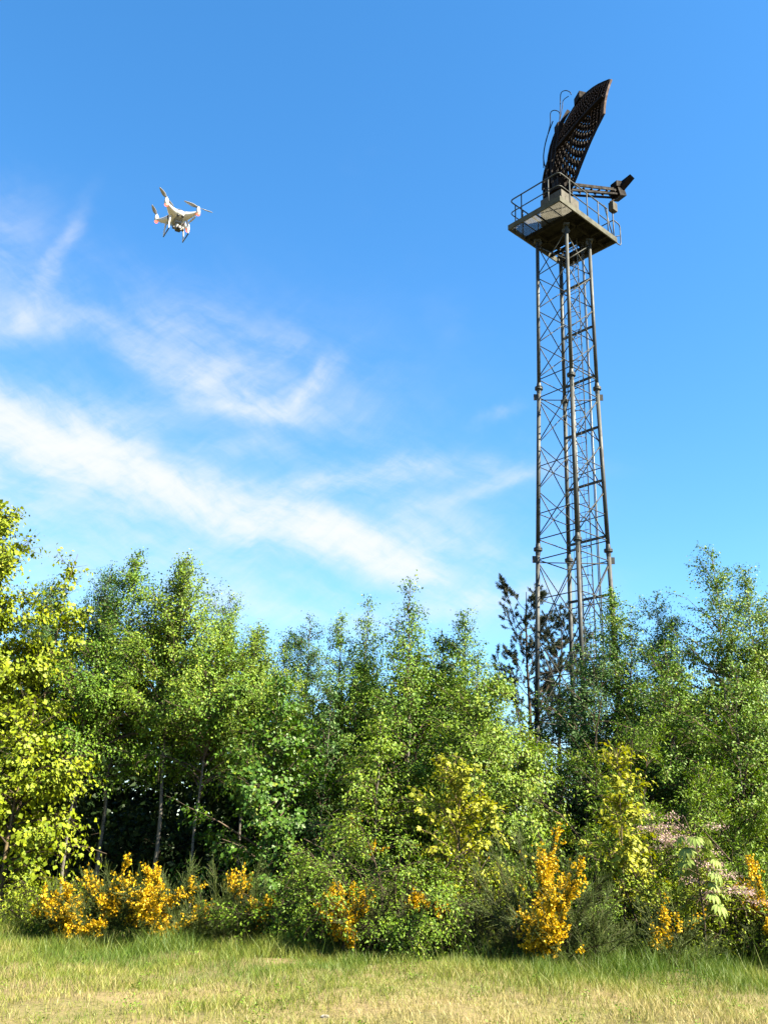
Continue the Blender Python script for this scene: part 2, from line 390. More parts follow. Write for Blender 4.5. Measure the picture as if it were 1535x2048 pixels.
# ladder inside the back right face
EX = Vector((math.cos(math.radians(41.5)), math.sin(math.radians(41.5)), 0)); EY = Vector((-EX.y, EX.x, 0)); EZ = Vector((0, 0, 1))
def face_c(z, inset=.12): return Vector((TX, TY, z)) + EX * (float(np.interp(z, ZS, SS)) * math.cos(pi / 4) - inset)
lad = MB()
lad.tube([face_c(.2) - EY * .2, face_c(22.6) - EY * .2], .02, 6)
ladder = lad.build('ladder', M['galv'], tower, tower_o)
rod('rail', face_c(.2) + EY * .2, face_c(22.6) + EY * .2, .02, M['galv'], ladder, tower_o)
z = .5
while z < 22.4:
    rod('rung', face_c(z) - EY * .2, face_c(z) + EY * .2, .011, M['galv'], ladder, tower_o, 5); z += .3
z = 2.6
while z < 22:
    c_ = face_c(z)
    MB().tube([c_ - EY * .2] + [c_ - EX * (.38 * math.sin(a)) - EY * (.3 * math.cos(a)) for a in np.linspace(.3, pi - .3, 8)] + [c_ + EY * .2], .012, 4).build('hoop', M['brace'], ladder, tower_o)
    z += .93
for sx in (-.24, 0, .24):
    rod('hoop_bar', face_c(2.6) - EX * (.36 - abs(sx) * .3) + EY * sx, face_c(21.8) - EX * (.36 - abs(sx) * .3) + EY * sx, .008, M['brace'], ladder, tower_o, 4)
z = 1.9
while z < 22:
    c_ = face_c(z, .06); s = float(np.interp(z, ZS, SS)) * math.cos(pi / 4) - .04
    MB().bar(c_ - EY * s, c_ + EY * s, .05, .075).build('ladder_bracket', M['steel'], tower, tower_o); z += 1.87
for sy, r in ((-.42, .022), (-.36, .015), (.40, .018)):
    rod('cable_conduit', face_c(.2, .02) + EY * sy, face_c(22.4, .02) + EY * sy * .9, r, M['galv'], tower, tower_o)
# platform
PZ = 22.30; HA, HB = 1.62, 1.125; PC = Vector((5.875, 27.9, 0))
def pp(a, b2, z): return PC + EX * a + EY * b2 + EZ * z
plat = MB().bar(pp(-HA, -HB + .02, PZ + .1), pp(HA, -HB + .02, PZ + .1), .05, .2).build('platform', M['deck_paint'], tower, tower_o)
for nm, a, b2 in (('edge_beam', pp(-HA, HB - .02, PZ + .1), pp(HA, HB - .02, PZ + .1)), ('edge_beam', pp(-HA + .022, -HB + .05, PZ + .1), pp(-HA + .022, HB - .05, PZ + .1)),
                  ('edge_beam', pp(HA - .022, -HB + .05, PZ + .1), pp(HA - .022, HB - .05, PZ + .1))):
    MB().bar(a, b2, .045, .197).build(nm, M['deck_paint'], plat, tower_o)
for a in (-.70, -.08, .70, 1.12):
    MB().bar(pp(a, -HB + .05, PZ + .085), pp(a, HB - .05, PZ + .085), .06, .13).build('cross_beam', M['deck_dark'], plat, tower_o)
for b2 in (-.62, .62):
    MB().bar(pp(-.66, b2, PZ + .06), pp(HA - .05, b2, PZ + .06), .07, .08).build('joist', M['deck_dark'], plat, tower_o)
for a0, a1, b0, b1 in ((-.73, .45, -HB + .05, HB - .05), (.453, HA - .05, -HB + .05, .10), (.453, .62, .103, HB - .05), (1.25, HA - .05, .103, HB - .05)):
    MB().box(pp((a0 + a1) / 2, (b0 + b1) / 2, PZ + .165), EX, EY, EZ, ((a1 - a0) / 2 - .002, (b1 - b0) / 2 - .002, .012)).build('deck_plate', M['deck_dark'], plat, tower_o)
for (b0, b1) in ((-HB + .06, -.01), (.01, HB - .06)):
    gr = MB(); bb = b0
    while bb < b1:
        gr.bar(pp(-HA + .05, bb, PZ + .15), pp(-.74, bb, PZ + .15), .005, .034); bb += .044
    aa = -HA + .07
    while aa < -.76:
        gr.bar(pp(aa, b0, PZ + .155), pp(aa, b1, PZ + .155), .006, .012); aa += .055
    gr.build('grating', M['grating'], plat, tower_o)
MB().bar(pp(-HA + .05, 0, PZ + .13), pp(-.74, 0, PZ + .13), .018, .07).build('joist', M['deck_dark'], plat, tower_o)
for k in range(4):                    # leg heads with rounded lug plates under the deck
    p = leg_at(k, 22.19); c_ = Vector((TX, TY, p.z)) - p; c_.z = 0; c_.normalize(); t_ = EZ.cross(c_)
    MB().box(p - EZ * .02, c_, t_, EZ, (.12, .10, .04)).build('cap_plate', M['steel'], plat, tower_o)
    for sg in (-1, 1):
        d = (c_ + t_ * sg).normalized()
        MB().lathe(p - EZ * .16 + d * .11 - d.cross(EZ) * .012, d.cross(EZ), [(0, .085), (.024, .085)], 12).build('lug', M['steel'], plat, tower_o)
# railings
RT = PZ + 1.22
def rail_run(pts, name='rail', r=.021):
    return MB().tube(pts, r, 8).build(name, M['steel'], plat, tower_o, smooth=True)
def rounded(path, rad=.16, n=5):
    o_ = [path[0]]
    for i in range(1, len(path) - 1):
        a = path[i] + (path[i - 1] - path[i]).normalized() * rad; b_ = path[i] + (path[i + 1] - path[i]).normalized() * rad
        for t in np.linspace(0, 1, n): o_.append(a * (1 - t) ** 2 + path[i] * (2 * t * (1 - t)) + b_ * t * t)
    o_.append(path[-1]); return o_
rin = .05
for zz, rr in ((RT, .024), (RT - .52, .019)):
    rail_run(rounded([pp(HA - .45, -HB + rin, zz), pp(-HA + rin, -HB + rin, zz), pp(-HA + rin, HB - rin, zz), pp(-HA + .75, HB - rin, zz)]), r=rr)
    rail_run(rounded([pp(-HA + .75, HB - rin, zz), pp(HA - rin, HB - rin, zz), pp(HA - rin, .12, zz)]), r=rr)
for a, b2 in ((-HA + .62, -HB + rin), (-.02, -HB + rin), (.62, -HB + rin), (HA - .45, -HB + rin), (-HA + rin, -.62), (-HA + rin, .55), (-HA + .35, HB - rin), (-HA + .75, HB - rin),
              (0, HB - rin), (.8, HB - rin), (HA - rin, HB - .4), (HA - rin, .12)):
    rod('post', pp(a, b2, PZ + .04), pp(a, b2, RT), .021, M['steel'], plat, tower_o, 8)
# gate side at the right end: short bent guard outside the deck
MB().tube(rounded([pp(HA - .02, -HB + .1, PZ + .1), pp(HA + .38, -HB + .1, PZ + .1), pp(HA + .38, -HB + .1, PZ + 1.0), pp(HA - .02, -HB + .1, PZ + 1.0)], .14), .02, 8).build('guard', M['steel'], plat, tower_o, smooth=True)
MB().tube(rounded([pp(HA - .02, -HB + .1, PZ + 1.0), pp(HA - .02, -.15, PZ + 1.0)], .1), .02, 8).build('guard', M['steel'], plat, tower_o, smooth=True)
rod('guard', pp(HA + .38, -HB + .1, PZ + .55), pp(HA - .02, -.2, PZ + .55), .016, M['steel'], plat, tower_o)
rod('post', pp(HA - .03, -HB + .1, PZ + .04), pp(HA - .03, -HB + .1, PZ + 1.35), .024, M['steel'], plat, tower_o, 8)
rod('stay', pp(HA - .03, -HB + .1, PZ + .1), pp(HA - .55, -HB + .1, PZ + 1.35), .02, M['steel'], plat, tower_o)
# small lamp box on the gate post
lb = MB().box(pp(HA - .03, -HB + .08, PZ + 1.52), EX, EY, EZ, (.13, .1, .17)).build('lamp_box', M['pedestal'], plat, tower_o)

# ------------------------------------------------------------------ radar antenna
DX, DY = 5.92, 27.95
ra_o = Vector((DX, DY, PZ + .18))
radar = empty('radar_antenna', ra_o, 'dark brown curved radar antenna with feed boom on the tower platform', 'radar antenna')
PB = Vector((DX, DY, 0)) - EX * .35 - EY * .12
ped = MB().box(PB + EZ * (PZ + .18 + .55), EX, EY, EZ, (.50, .46, .55)).build('pedestal', M['pedestal'], radar, ra_o)
bv = ped.modifiers.new('bevel', 'BEVEL'); bv.width = .025; bv.segments = 2
MB().box(PB + EZ * (PZ + .75) - EY * .462, EX, EY, EZ, (.30, .006, .32)).build('access_door', M['pedestal'], radar, ra_o)
TZ = PZ + 1.28
MB().lathe(Vector((DX, DY, TZ)) - EX * .25 - EY * .1, EZ, [(0, .40), (.12, .40), (.121, .33), (.3, .33), (.301, .42), (.38, .42), (.381, .25), (.9, .22)], 20).build('turntable', M['radar'], radar, ra_o)
TT = Vector((.235, -.972, 0)).normalized(); NN = Vector((-TT.y, TT.x, 0))     # wide axis of the reflector, and the way it faces
FL, HWID, HLO = 2.5, 2.4, 2.1
RC = Vector((DX - .12, DY - .05, 26.0))
def ref_pt(u, v, off=0.0):            # v measured from RC height
    n = u * u / (4 * FL) + (v + .75) ** 2 / (4 * 2.6)
    # normal of the sheet, pointing to the feed
    g_u, g_v = u / (2 * FL), (v + .75) / (2 * 2.6)
    nr = (NN - TT * g_u - EZ * g_v).normalized()
    return RC + TT * u + EZ * v + NN * n + nr * off
def vtop(u): return float(np.interp(u, [-2.1, -1.4, -.7, -.1, .25, .9, 1.7, 2.5], [.80, 1.36, 1.74, 1.90, 1.92, 1.78, 1.52, 1.12]))
def vbot(u): return float(np.interp(u, [-2.1, -1.2, -.4, .1, .35, .7, 1.1, 1.6, 2.0, 2.4], [-.75, -1.38, -1.66, -1.92, -2.08, -2.05, -1.84, -1.38, -.94, -.40]))
NU, NV = 34, 16
us = np.linspace(-HLO, HWID, NU + 1)
rs = random.Random(4)
skin = MB()
def cell_quad(mb, p):                 # p: four corners
    b0 = len(mb.V); mb.V += p; mb.F.append([b0, b0 + 1, b0 + 2, b0 + 3])
for i in range(NU):
    for j in range(NV):
        f = lambda uu, t: ref_pt(uu, vbot(uu) + (vtop(uu) - vbot(uu)) * t)
        u0, u1, t0, t1 = us[i], us[i + 1], j / NV, (j + 1) / NV
        c4 = [f(u0, t0), f(u1, t0), f(u1, t1), f(u0, t1)]
        hole = .60 if (t0 < .55 and (i + j) % 2 == 0) else (.34 if (i * 7 + j * 3) % 4 == 0 else 0)
        if hole == 0: cell_quad(skin, c4); continue
        cc = sum(c4, Vector()) / 4
        inn = [cc + (q - cc) * hole for q in c4]
        b0 = len(skin.V); skin.V += c4 + inn
        for q in range(4): skin.F.append([b0 + q, b0 + (q + 1) % 4, b0 + 4 + (q + 1) % 4, b0 + 4 + q])
refl = skin.build('reflector', M['radar'], radar, ra_o)
# egg crate of the back: joined small cells
crate = MB()
def strip(mb, pts_fn, n, off0, off1, th):
    for i in range(n):
        a0, a1 = pts_fn(i / n, off0), pts_fn((i + 1) / n, off0); b0_, b1_ = pts_fn(i / n, off1), pts_fn((i + 1) / n, off1)
        b0 = len(mb.V); mb.V += [a0, a1, b1_, b0_]; mb.F.append([b0, b0 + 1, b0 + 2, b0 + 3])
for i in range(0, NU + 1, 1):
    uu = us[i]
    strip(crate, lambda t, o_: ref_pt(uu, vbot(uu) + (vtop(uu) - vbot(uu)) * t, o_), 8, -.004, -.06, 0)
for j in range(1, NV):
    t = j / NV
    strip(crate, lambda s, o_: ref_pt(-HLO + (HLO + HWID) * s, vbot(-HLO + (HLO + HWID) * s) + (vtop(-HLO + (HLO + HWID) * s) - vbot(-HLO + (HLO + HWID) * s)) * t, o_), 24, -.004, -.06, 0)
co = crate.build('crate_ribs', M['radar'], refl, ra_o); co['kind'] = 'stuff'
# short tilted vanes behind the crate, paler paint standing for caught light
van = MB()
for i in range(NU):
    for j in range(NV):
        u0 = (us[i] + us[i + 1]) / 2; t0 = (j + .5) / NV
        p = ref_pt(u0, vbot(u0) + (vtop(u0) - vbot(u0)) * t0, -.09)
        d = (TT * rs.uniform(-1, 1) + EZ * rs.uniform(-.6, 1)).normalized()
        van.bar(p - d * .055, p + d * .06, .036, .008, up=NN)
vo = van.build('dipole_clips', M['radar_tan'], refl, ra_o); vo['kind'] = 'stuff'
# frame bars
def curve_bar(name, fn, n, w, h, mat=M['radar'], off=-.10, par=radar):
    mb = MB()
    for i in range(n): mb.bar(fn(i / n, off), fn((i + 1) / n + .003, off), w, h, up=NN)
    return mb.build(name, mat, par, ra_o)
def hline(t, s0=0., s1=1.):
    def fn(s, o_):
        u = -HLO + (HLO + HWID) * (s0 + (s1 - s0) * min(s, 1)); return ref_pt(u, vbot(u) + (vtop(u) - vbot(u)) * t, o_)
    return fn
def vline(u, t0=0., t1=1.):
    def fn(s, o_): t = t0 + (t1 - t0) * min(s, 1); return ref_pt(u, vbot(u) + (vtop(u) - vbot(u)) * t, o_)
    return fn
curve_bar('top_frame', hline(1.0), 16, .16, .10, off=-.06)
curve_bar('bottom_frame', hline(0.0), 16, .16, .05, off=-.06)
curve_bar('main_rib', hline(.50), 16, .10, .13, off=-.16)
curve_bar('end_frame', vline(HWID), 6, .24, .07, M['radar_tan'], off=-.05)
curve_bar('end_frame', vline(-HLO), 6, .20, .06, off=-.06)
curve_bar('spine', vline(-.05), 8, .10, .14, off=-.22)
curve_bar('spine', vline(-.42), 8, .10, .14, off=-.22)
for u in (-1.5, -1.0): curve_bar('upright_rib', vline(u), 6, .06, .08, off=-.14)
# upper box on the top edge, back hoops, struts
q = ref_pt(.62, vtop(.62) + .10, -.12)
MB().box(q, TT, NN, EZ, (.22, .13, .15)).build('equipment_box', M['radar'], radar, ra_o)
def hoop(p, q2, h, r=.014, bow=.25):
    p, q2 = Vector(p), Vector(q2); pts = []
    for t in np.linspace(0, 1, 14):
        pts.append(p * (1 - t) + q2 * t + EZ * (h * math.sin(pi * t)) - NN * (bow * math.sin(pi * t)))
    return MB().tube(pts, r, 6).build('cable', M['cable'], radar, ra_o, smooth=True)
def cab(pts, r=.016):
    return MB().tube(pts, r, 6).build('cable', M['cable'], radar, ra_o, smooth=True)
def smooth_path(pts, n=5):
    pts = [Vector(p) for p in pts]; o_ = []
    for i in range(len(pts) - 1):
        p0, p1, p2, p3 = pts[max(i - 1, 0)], pts[i], pts[i + 1], pts[min(i + 2, len(pts) - 1)]
        for k in range(n):
            t = k / n
            o_.append(.5 * ((2 * p1) + (p2 - p0) * t + (2 * p0 - 5 * p1 + 4 * p2 - p3) * t * t + (3 * p1 - p0 - 3 * p2 + p3) * t ** 3))
    return o_ + [pts[-1]]
def zq(zx, zy, Y): return at(980 + zx / 5.117, 140 + zy / 5.117, Y)
YB = 27.2
cab(smooth_path([zq(640, 1010, YB), zq(690, 650, YB), zq(712, 460, YB), zq(716, 300, YB), zq(725, 230, YB), zq(770, 207, YB - .1), zq(815, 225, YB - .2), zq(825, 250, YB - .25)]))
cab(smooth_path([zq(690, 620, YB), zq(735, 390, YB), zq(745, 310, YB), zq(800, 265, YB - .2)]), .014)
cab(smooth_path([zq(545, 1000, 28.1), zq(548, 830, 28.1), zq(590, 650, 28.0), zq(614, 540, 27.9), zq(615, 440, 27.8), zq(650, 410, 27.7), zq(700, 425, 27.6), zq(715, 470, 27.5)]))
cab(smooth_path([zq(575, 1010, 28), zq(552, 960, 28.1), zq(545, 860, 28.1), zq(575, 700, 28.05), zq(640, 520, 27.9)]), .02)
MB().box(ref_pt(-.75, vtop(-.75) + .02, -.2), TT, NN, EZ, (.16, .16, .14)).build('equipment_box', M['radar'], radar, ra_o)
hub = Vector((DX, DY, TZ + .75)) - EX * .25 - EY * .1
for u, t in ((-.9, .18), (.7, .18), (-.05, .3), (-.42, .55), (1.2, .45), (-1.4, .45)):
    MB().tube([hub + TT * (u * .25), vline(u)(t, -.14)], .035, 6).build('strut', M['radar'], radar, ra_o)
yoke = MB().box(hub - EZ * .05, TT, NN, EZ, (.24, .2, .18)).build('yoke', M['radar'], radar, ra_o)
# feed boom: a channel truss that runs out to the feed horn
BS = hub - EZ * .12 + NN * .1; FE = zq(1300, 1262, 29.05)
bd = (FE - BS).normalized(); bs = bd.cross(EZ).normalized(); bu = bs.cross(bd)
for s in (-.16, .16):
    MB().bar(BS + bs * s + bu * .1, FE + bs * s * .8 + bu * .07, .05, .11).build('boom_rail', M['radar'], radar, ra_o)
    MB().bar(BS + bs * s - bu * .14, FE + bs * s * .8 - bu * .10, .05, .07).build('boom_rail', M['radar'], radar, ra_o)
LB = (FE - BS).length
for i in range(7):
    p = BS + bd * (LB * (i + .3) / 7)
    MB().bar(p - bs * .16, p + bs * .16, .05, .05).build('boom_tie', M['radar'], radar, ra_o)
    MB().bar(p - bs * .16 - bu * .12, p - bs * .16 + bu * .08 + bd * .15, .04, .03).build('boom_tie', M['radar'], radar, ra_o)
fh = FE + bd * .02
MB().box(fh, bd, bs, bu, (.17, .22, .2)).build('feed_mount', M['radar'], radar, ra_o)
hd = (zq(1385, 1150, 28.9) - fh).normalized(); hs_ = hd.cross(bs).normalized()
hb = MB()                             # horn: flared box looking back at the reflector
b0 = len(hb.V); c0 = fh + hd * .02; c1 = fh + hd * .62
for c_, w_, h_ in ((c0, .14, .09), (c1, .24, .12)):
    for sx, sy in ((-1, -1), (1, -1), (1, 1), (-1, 1)): hb.V.append(c_ + bs * (sx * w_) + hs_ * (sy * h_))
for fc in ((0, 3, 2, 1), (4, 5, 6, 7), (0, 1, 5, 4), (1, 2, 6, 5), (2, 3, 7, 6), (3, 0, 4, 7)): hb.F.append([b0 + i for i in fc])
hb.build('feed_horn', M['radar'], radar, ra_o)
f2 = zq(1285, 1180, 28.9)
MB().box(f2, bd, bs, EZ, (.13, .16, .12)).build('feed_horn', M['radar'], radar, ra_o)
MB().bar(fh + bu * .1, f2, .07, .07).build('feed_bracket', M['radar'], radar, ra_o)
MB().tube([fh - bd * .1 - bu * .18, zq(1225, 1350, 28.8)], .03, 6).build('feed_bracket', M['radar'], radar, ra_o)

# ------------------------------------------------------------------ drone
def drone():
    c0 = Vector((0, 0, EYE)) + CAMR @ Vector((-1.578, 2.245, -7.248))
    Rm = CAMR @ Matrix(((-.8664, .4994, -.0085), (.1386, .2569, .9565), (.4798, .8275, -.2917)))
    root = empty('quadcopter_drone', c0, 'white four rotor camera drone hovering in the blue sky', 'drone')
    root.rotation_euler = Rm.to_euler()
    def B(mb, name, mat, par=root, smooth=True): return mb.build(name, mat, par, None, smooth)
    V3 = Vector
    # body: rounded shell lofted from front to back
    def loft(rows, n=20):
        mb = MB()
        for (y, hw, zt, zb) in rows:
            for k in range(n):
                t = 2 * pi * k / n; cs, sn = math.cos(t), math.sin(t)
                e = .72
                x_ = hw * math.copysign(abs(cs) ** e, cs); zz = (zt if sn > 0 else -zb) * abs(sn) ** e
                mb.V.append(V3((x_, y, zz)))
        R_ = len(rows)
        for i in range(R_ - 1):
            for k in range(n):
                p, q_ = i * n + k, i * n + (k + 1) % n
                mb.F.append([p, q_, q_ + n, p + n])
        mb.F.append(list(range(n))[::-1]); mb.F.append([(R_ - 1) * n + k for k in range(n)])
        return mb
    body = B(loft([(-.088, .02, .008, .012), (-.08, .042, .02, .028), (-.05, .058, .034, .040), (0, .064, .043, .044), (.045, .058, .040, .042), (.075, .046, .028, .036), (.092, .03, .012, .026), (.097, .012, .002, .012)]), 'body', M['drone_white'])
    B(loft([(.048, .042, .0415, .001), (.072, .036, .033, .001), (.0895, .026, .019, .001), (.0965, .014, .010, .001)], 16), 'nose_panel', M['drone_grey'])
    B(loft([(-.06, .040, .001, .047), (-.02, .046, .001, .053), (.03, .044, .001, .053), (.07, .034, .001, .044)], 16), 'belly', M['drone_grey'])
    for s in (-1, 1):
        B(MB().lathe((.018 * s, .080, -.030), (0, .8, -.6), [(0, .0095), (.012, .0095), (.0125, .007)], 12), 'vision_sensor', M['drone_dark'])
        B(MB().lathe((.014 * s, -.035, -.050), (0, 0, -1), [(0, .007), (.006, .007)], 10), 'vision_sensor', M['drone_dark'])
    R0 = .1237
    blades = {(1, 1): (290, 230, 440, 440), (-1, 1): (820, 560, 1130, 630), (1, -1): (205, 590, 255, 800), (-1, -1): (1180, 900, 980, 970)}
    Rw = Rm
    for sx, sy in ((-1, 1), (1, 1), (-1, -1), (1, -1)):
        e = V3((R0 * sx, R0 * sy, .018))
        mb = MB()
        st = V3((.040 * sx, .052 * sy, -.002)); N_ = 9; n_ = 12; prev = None
        dr = (e - st).normalized(); w_ = V3((-dr.y, dr.x, 0)).normalized(); u_ = w_.cross(dr) * -1
        for i in range(N_):
            t = i / (N_ - 1); p = st.lerp(e, t) + V3((0, 0, -.006 * math.sin(pi * t)))
            hw = .036 * (1 - t) ** 1.4 + .0135; hh = .024 * (1 - t) ** 1.3 + .0095
            for k in range(n_):
                aa = 2 * pi * k / n_; mb.V.append(p + w_ * (hw * math.cos(aa)) + V3((0, 0, 1)) * (hh * math.sin(aa)))
        for i in range(N_ - 1):
            for k in range(n_):
                p, q_ = i * n_ + k, i * n_ + (k + 1) % n_; mb.F.append([p, q_, q_ + n_, p + n_])
        mb.F.append([(N_ - 1) * n_ + k for k in range(n_)])
        arm = B(mb, 'arm', M['drone_white'])
        B(MB().lathe(e + V3((0, 0, -.012)), (0, 0, 1), [(-.006, .012), (0, .0165), (.022, .0165), (.03, .0145), (.031, .0138), (.046, .0138), (.05, .011)], 16), 'motor', M['drone_white'], arm)
        B(MB().lathe(e + V3((0, 0, -.018)), (0, 0, -1), [(0, .0145), (.006, .0135), (.010, .008)], 12), 'navigation_light', M['led'], arm)
        # propeller: two thin twisted blades at rest
        px0, py0, px1, py1 = blades[(sx, sy)]
        want = V3((px0 - px1, -(py0 - py1), 0)).normalized()
        best = max((i * pi / 180 for i in range(360)), key=lambda q_: (lambda d3: (d3.x * want.x + d3.y * want.y) / math.hypot(d3.x, d3.y))(CAMR.transposed() @ (Rw @ V3((math.cos(q_), math.sin(q_), 0)))))
        hub_ = e + V3((0, 0, .042))
        pr = B(MB().lathe(hub_, (0, 0, 1), [(-.004, .009), (.004, .009), (.008, .005)], 12), 'propeller', M['prop'])
        for fl in (0, pi):
            d = V3((math.cos(best + fl), math.sin(best + fl), 0)); w2 = V3((-d.y, d.x, 0)); mb = MB(); nb = 9
            for i in range(nb):
                t = i / (nb - 1); r = .006 + .114 * t
                ch = float(np.interp(t, [0, .15, .35, .7, 1], [.006, .010, .0145, .011, .004])); tw = .45 * (1 - t) + .12
                for s_, zz in ((-1, 1), (1, 1), (1, -1), (-1, -1)):
                    mb.V.append(hub_ + d * r + w2 * (ch * s_ * math.cos(tw)) + V3((0, 0, ch * s_ * math.sin(tw) + .0008 * zz + .006 * t * t)))
            for i in range(nb - 1):
                for k in range(4):
                    p, q_ = i * 4 + k, i * 4 + (k + 1) % 4; mb.F.append([p, q_, q_ + 4, p + 4])
            mb.F.append([0, 3, 2, 1]); mb.F.append([(nb - 1) * 4 + k for k in range(4)])
            B(mb, 'blade', M['prop'], pr)
    for s in (-1, 1):
        pts_f = smooth_path([(.050 * s, .048, -.006), (.066 * s, .052, -.045), (.074 * s, .056, -.10), (.0755 * s, .062, -.148)])
        pts_r = smooth_path([(.050 * s, -.048, -.006), (.066 * s, -.052, -.045), (.074 * s, -.056, -.10), (.0755 * s, -.062, -.148)])
        for pts in (pts_f, pts_r):
            n_ = len(pts); B(MB().tube(pts, [.0085 - .0035 * i / n_ for i in range(n_)], 8), 'landing_leg', M['drone_white'])
        B(MB().tube([(.0755 * s, -.069, -.150), (.0755 * s, .069, -.150)], .0048, 8), 'skid', M['drone_dark'])
    gim = B(MB().box((0, .028, -.058), (1, 0, 0), (0, 1, 0), (0, 0, 1), (.022, .02, .008)), 'gimbal', M['drone_grey'], smooth=False)
    B(MB().box((.006, .030, -.085), (1, 0, 0), (0, 1, 0), (0, 0, 1), (.011, .009, .024)), 'yaw_arm', M['drone_metal'], gim, False)
    B(MB().lathe((-.034, .034, -.112), (1, 0, 0), [(0, .012), (.014, .015), (.056, .015), (.066, .011)], 14), 'roll_arm', M['drone_metal'], gim)
    cm = B(MB().box((-.002, .040, -.116), (1, 0, 0), (0, 1, 0), (0, 0, 1), (.019, .020, .017)), 'camera', M['drone_dark'], smooth=False)
    B(MB().lathe((-.004, .058, -.118), (0, 1, 0), [(0, .0145), (.012, .0145), (.013, .011)], 14), 'lens', M['drone_dark'], cm)
    B(MB().lathe((-.034, .034, -.112), (-1, 0, 0), [(0, .013), (.012, .013)], 12), 'motor_cap', M['drone_dark'], gim)
    B(MB().lathe((.030, .034, -.112), (1, 0, 0), [(0, .0125), (.010, .0125)], 12), 'motor_cap', M['drone_dark'], gim)
drone()

# ------------------------------------------------------------------ plant helpers (numpy)
def unit(v): return v / np.maximum(np.linalg.norm(v, axis=-1, keepdims=True), 1e-9)
def tubes(paths, radii, n=4):
    """paths (N,K,3), radii (N,K) -> verts, quads"""
    N, K, _ = paths.shape
    d = np.gradient(paths, axis=1); d = unit(d)
    ref = np.where(np.abs(d[..., 2:3]) > .9, np.array([1., 0, 0]), np.array([0, 0, 1.]))
    u = unit(np.cross(d, ref)); w = np.cross(d, u)
    a = np.arange(n) * 2 * pi / n
    V = paths[:, :, None] + (u[:, :, None] * np.cos(a)[None, None, :, None] + w[:, :, None] * np.sin(a)[None, None, :, None]) * radii[:, :, None, None]
    idx = np.arange(N * K * n).reshape(N, K, n)
    A = idx[:, :-1]; Bq = np.roll(A, -1, 2); D = idx[:, 1:]; Cq = np.roll(D, -1, 2)
    return V.reshape(-1, 3), np.stack([A, Bq, Cq, D], -1).reshape(-1, 4)
def grow(rng, start, azm, elv, length, K=5, droop=0.5, wob=.18):
    n = len(start); s = np.arange(1, K) / (K - 1)
    e = elv[:, None] - (np.zeros(n) + droop)[:, None] * s[None] ** 1.3 + rng.normal(0, wob * .5, (n, K - 1))
    a = azm[:, None] + np.cumsum(rng.normal(0, wob * .5, (n, K - 1)), 1)
    st = np.stack([np.cos(e) * np.cos(a), np.cos(e) * np.sin(a), np.sin(e)], -1) * (length / (K - 1))[:, None, None]
    return np.concatenate([start[:, None], start[:, None] + np.cumsum(st, 1)], 1)
def sample(rng, paths, idx, s):
    K = paths.shape[1]; f = s * (K - 1); i = np.minimum(f.astype(int), K - 2); r = (f - i)[:, None]
    p0, p1 = paths[idx, i], paths[idx, i + 1]
    return p0 * (1 - r) + p1 * r, unit(p1 - p0)
def leaf_geo(rng, pos, axis, size, aspect=.62, face=None, face_w=.5):
    """folded diamond leaves: two triangles each"""
    n = len(pos); axis = unit(axis)
    nr = rng.normal(0, 1, (n, 3))
    if face is not None: nr = unit(nr) * (1 - face_w) + face * face_w
    nr = unit(nr - axis * (nr * axis).sum(1, keepdims=True)); sd = np.cross(axis, nr)
    sz = size[:, None]
    b_ = pos; t = pos + axis * sz; c = pos + axis * sz * .45
    l = c + sd * sz * aspect * .5 + nr * sz * .10; r = c - sd * sz * aspect * .5 + nr * sz * .10
    V = np.stack([b_, l, t, r], 1).reshape(-1, 3)
    k = np.arange(n)[:, None] * 4
    F = np.stack([k + np.array([[0, 2, 1]]), k + np.array([[0, 3, 2]])], 1).reshape(-1, 3)
    return V, F
def quads_to_tris(Q): return np.concatenate([Q[:, [0, 1, 2]], Q[:, [0, 2, 3]]])

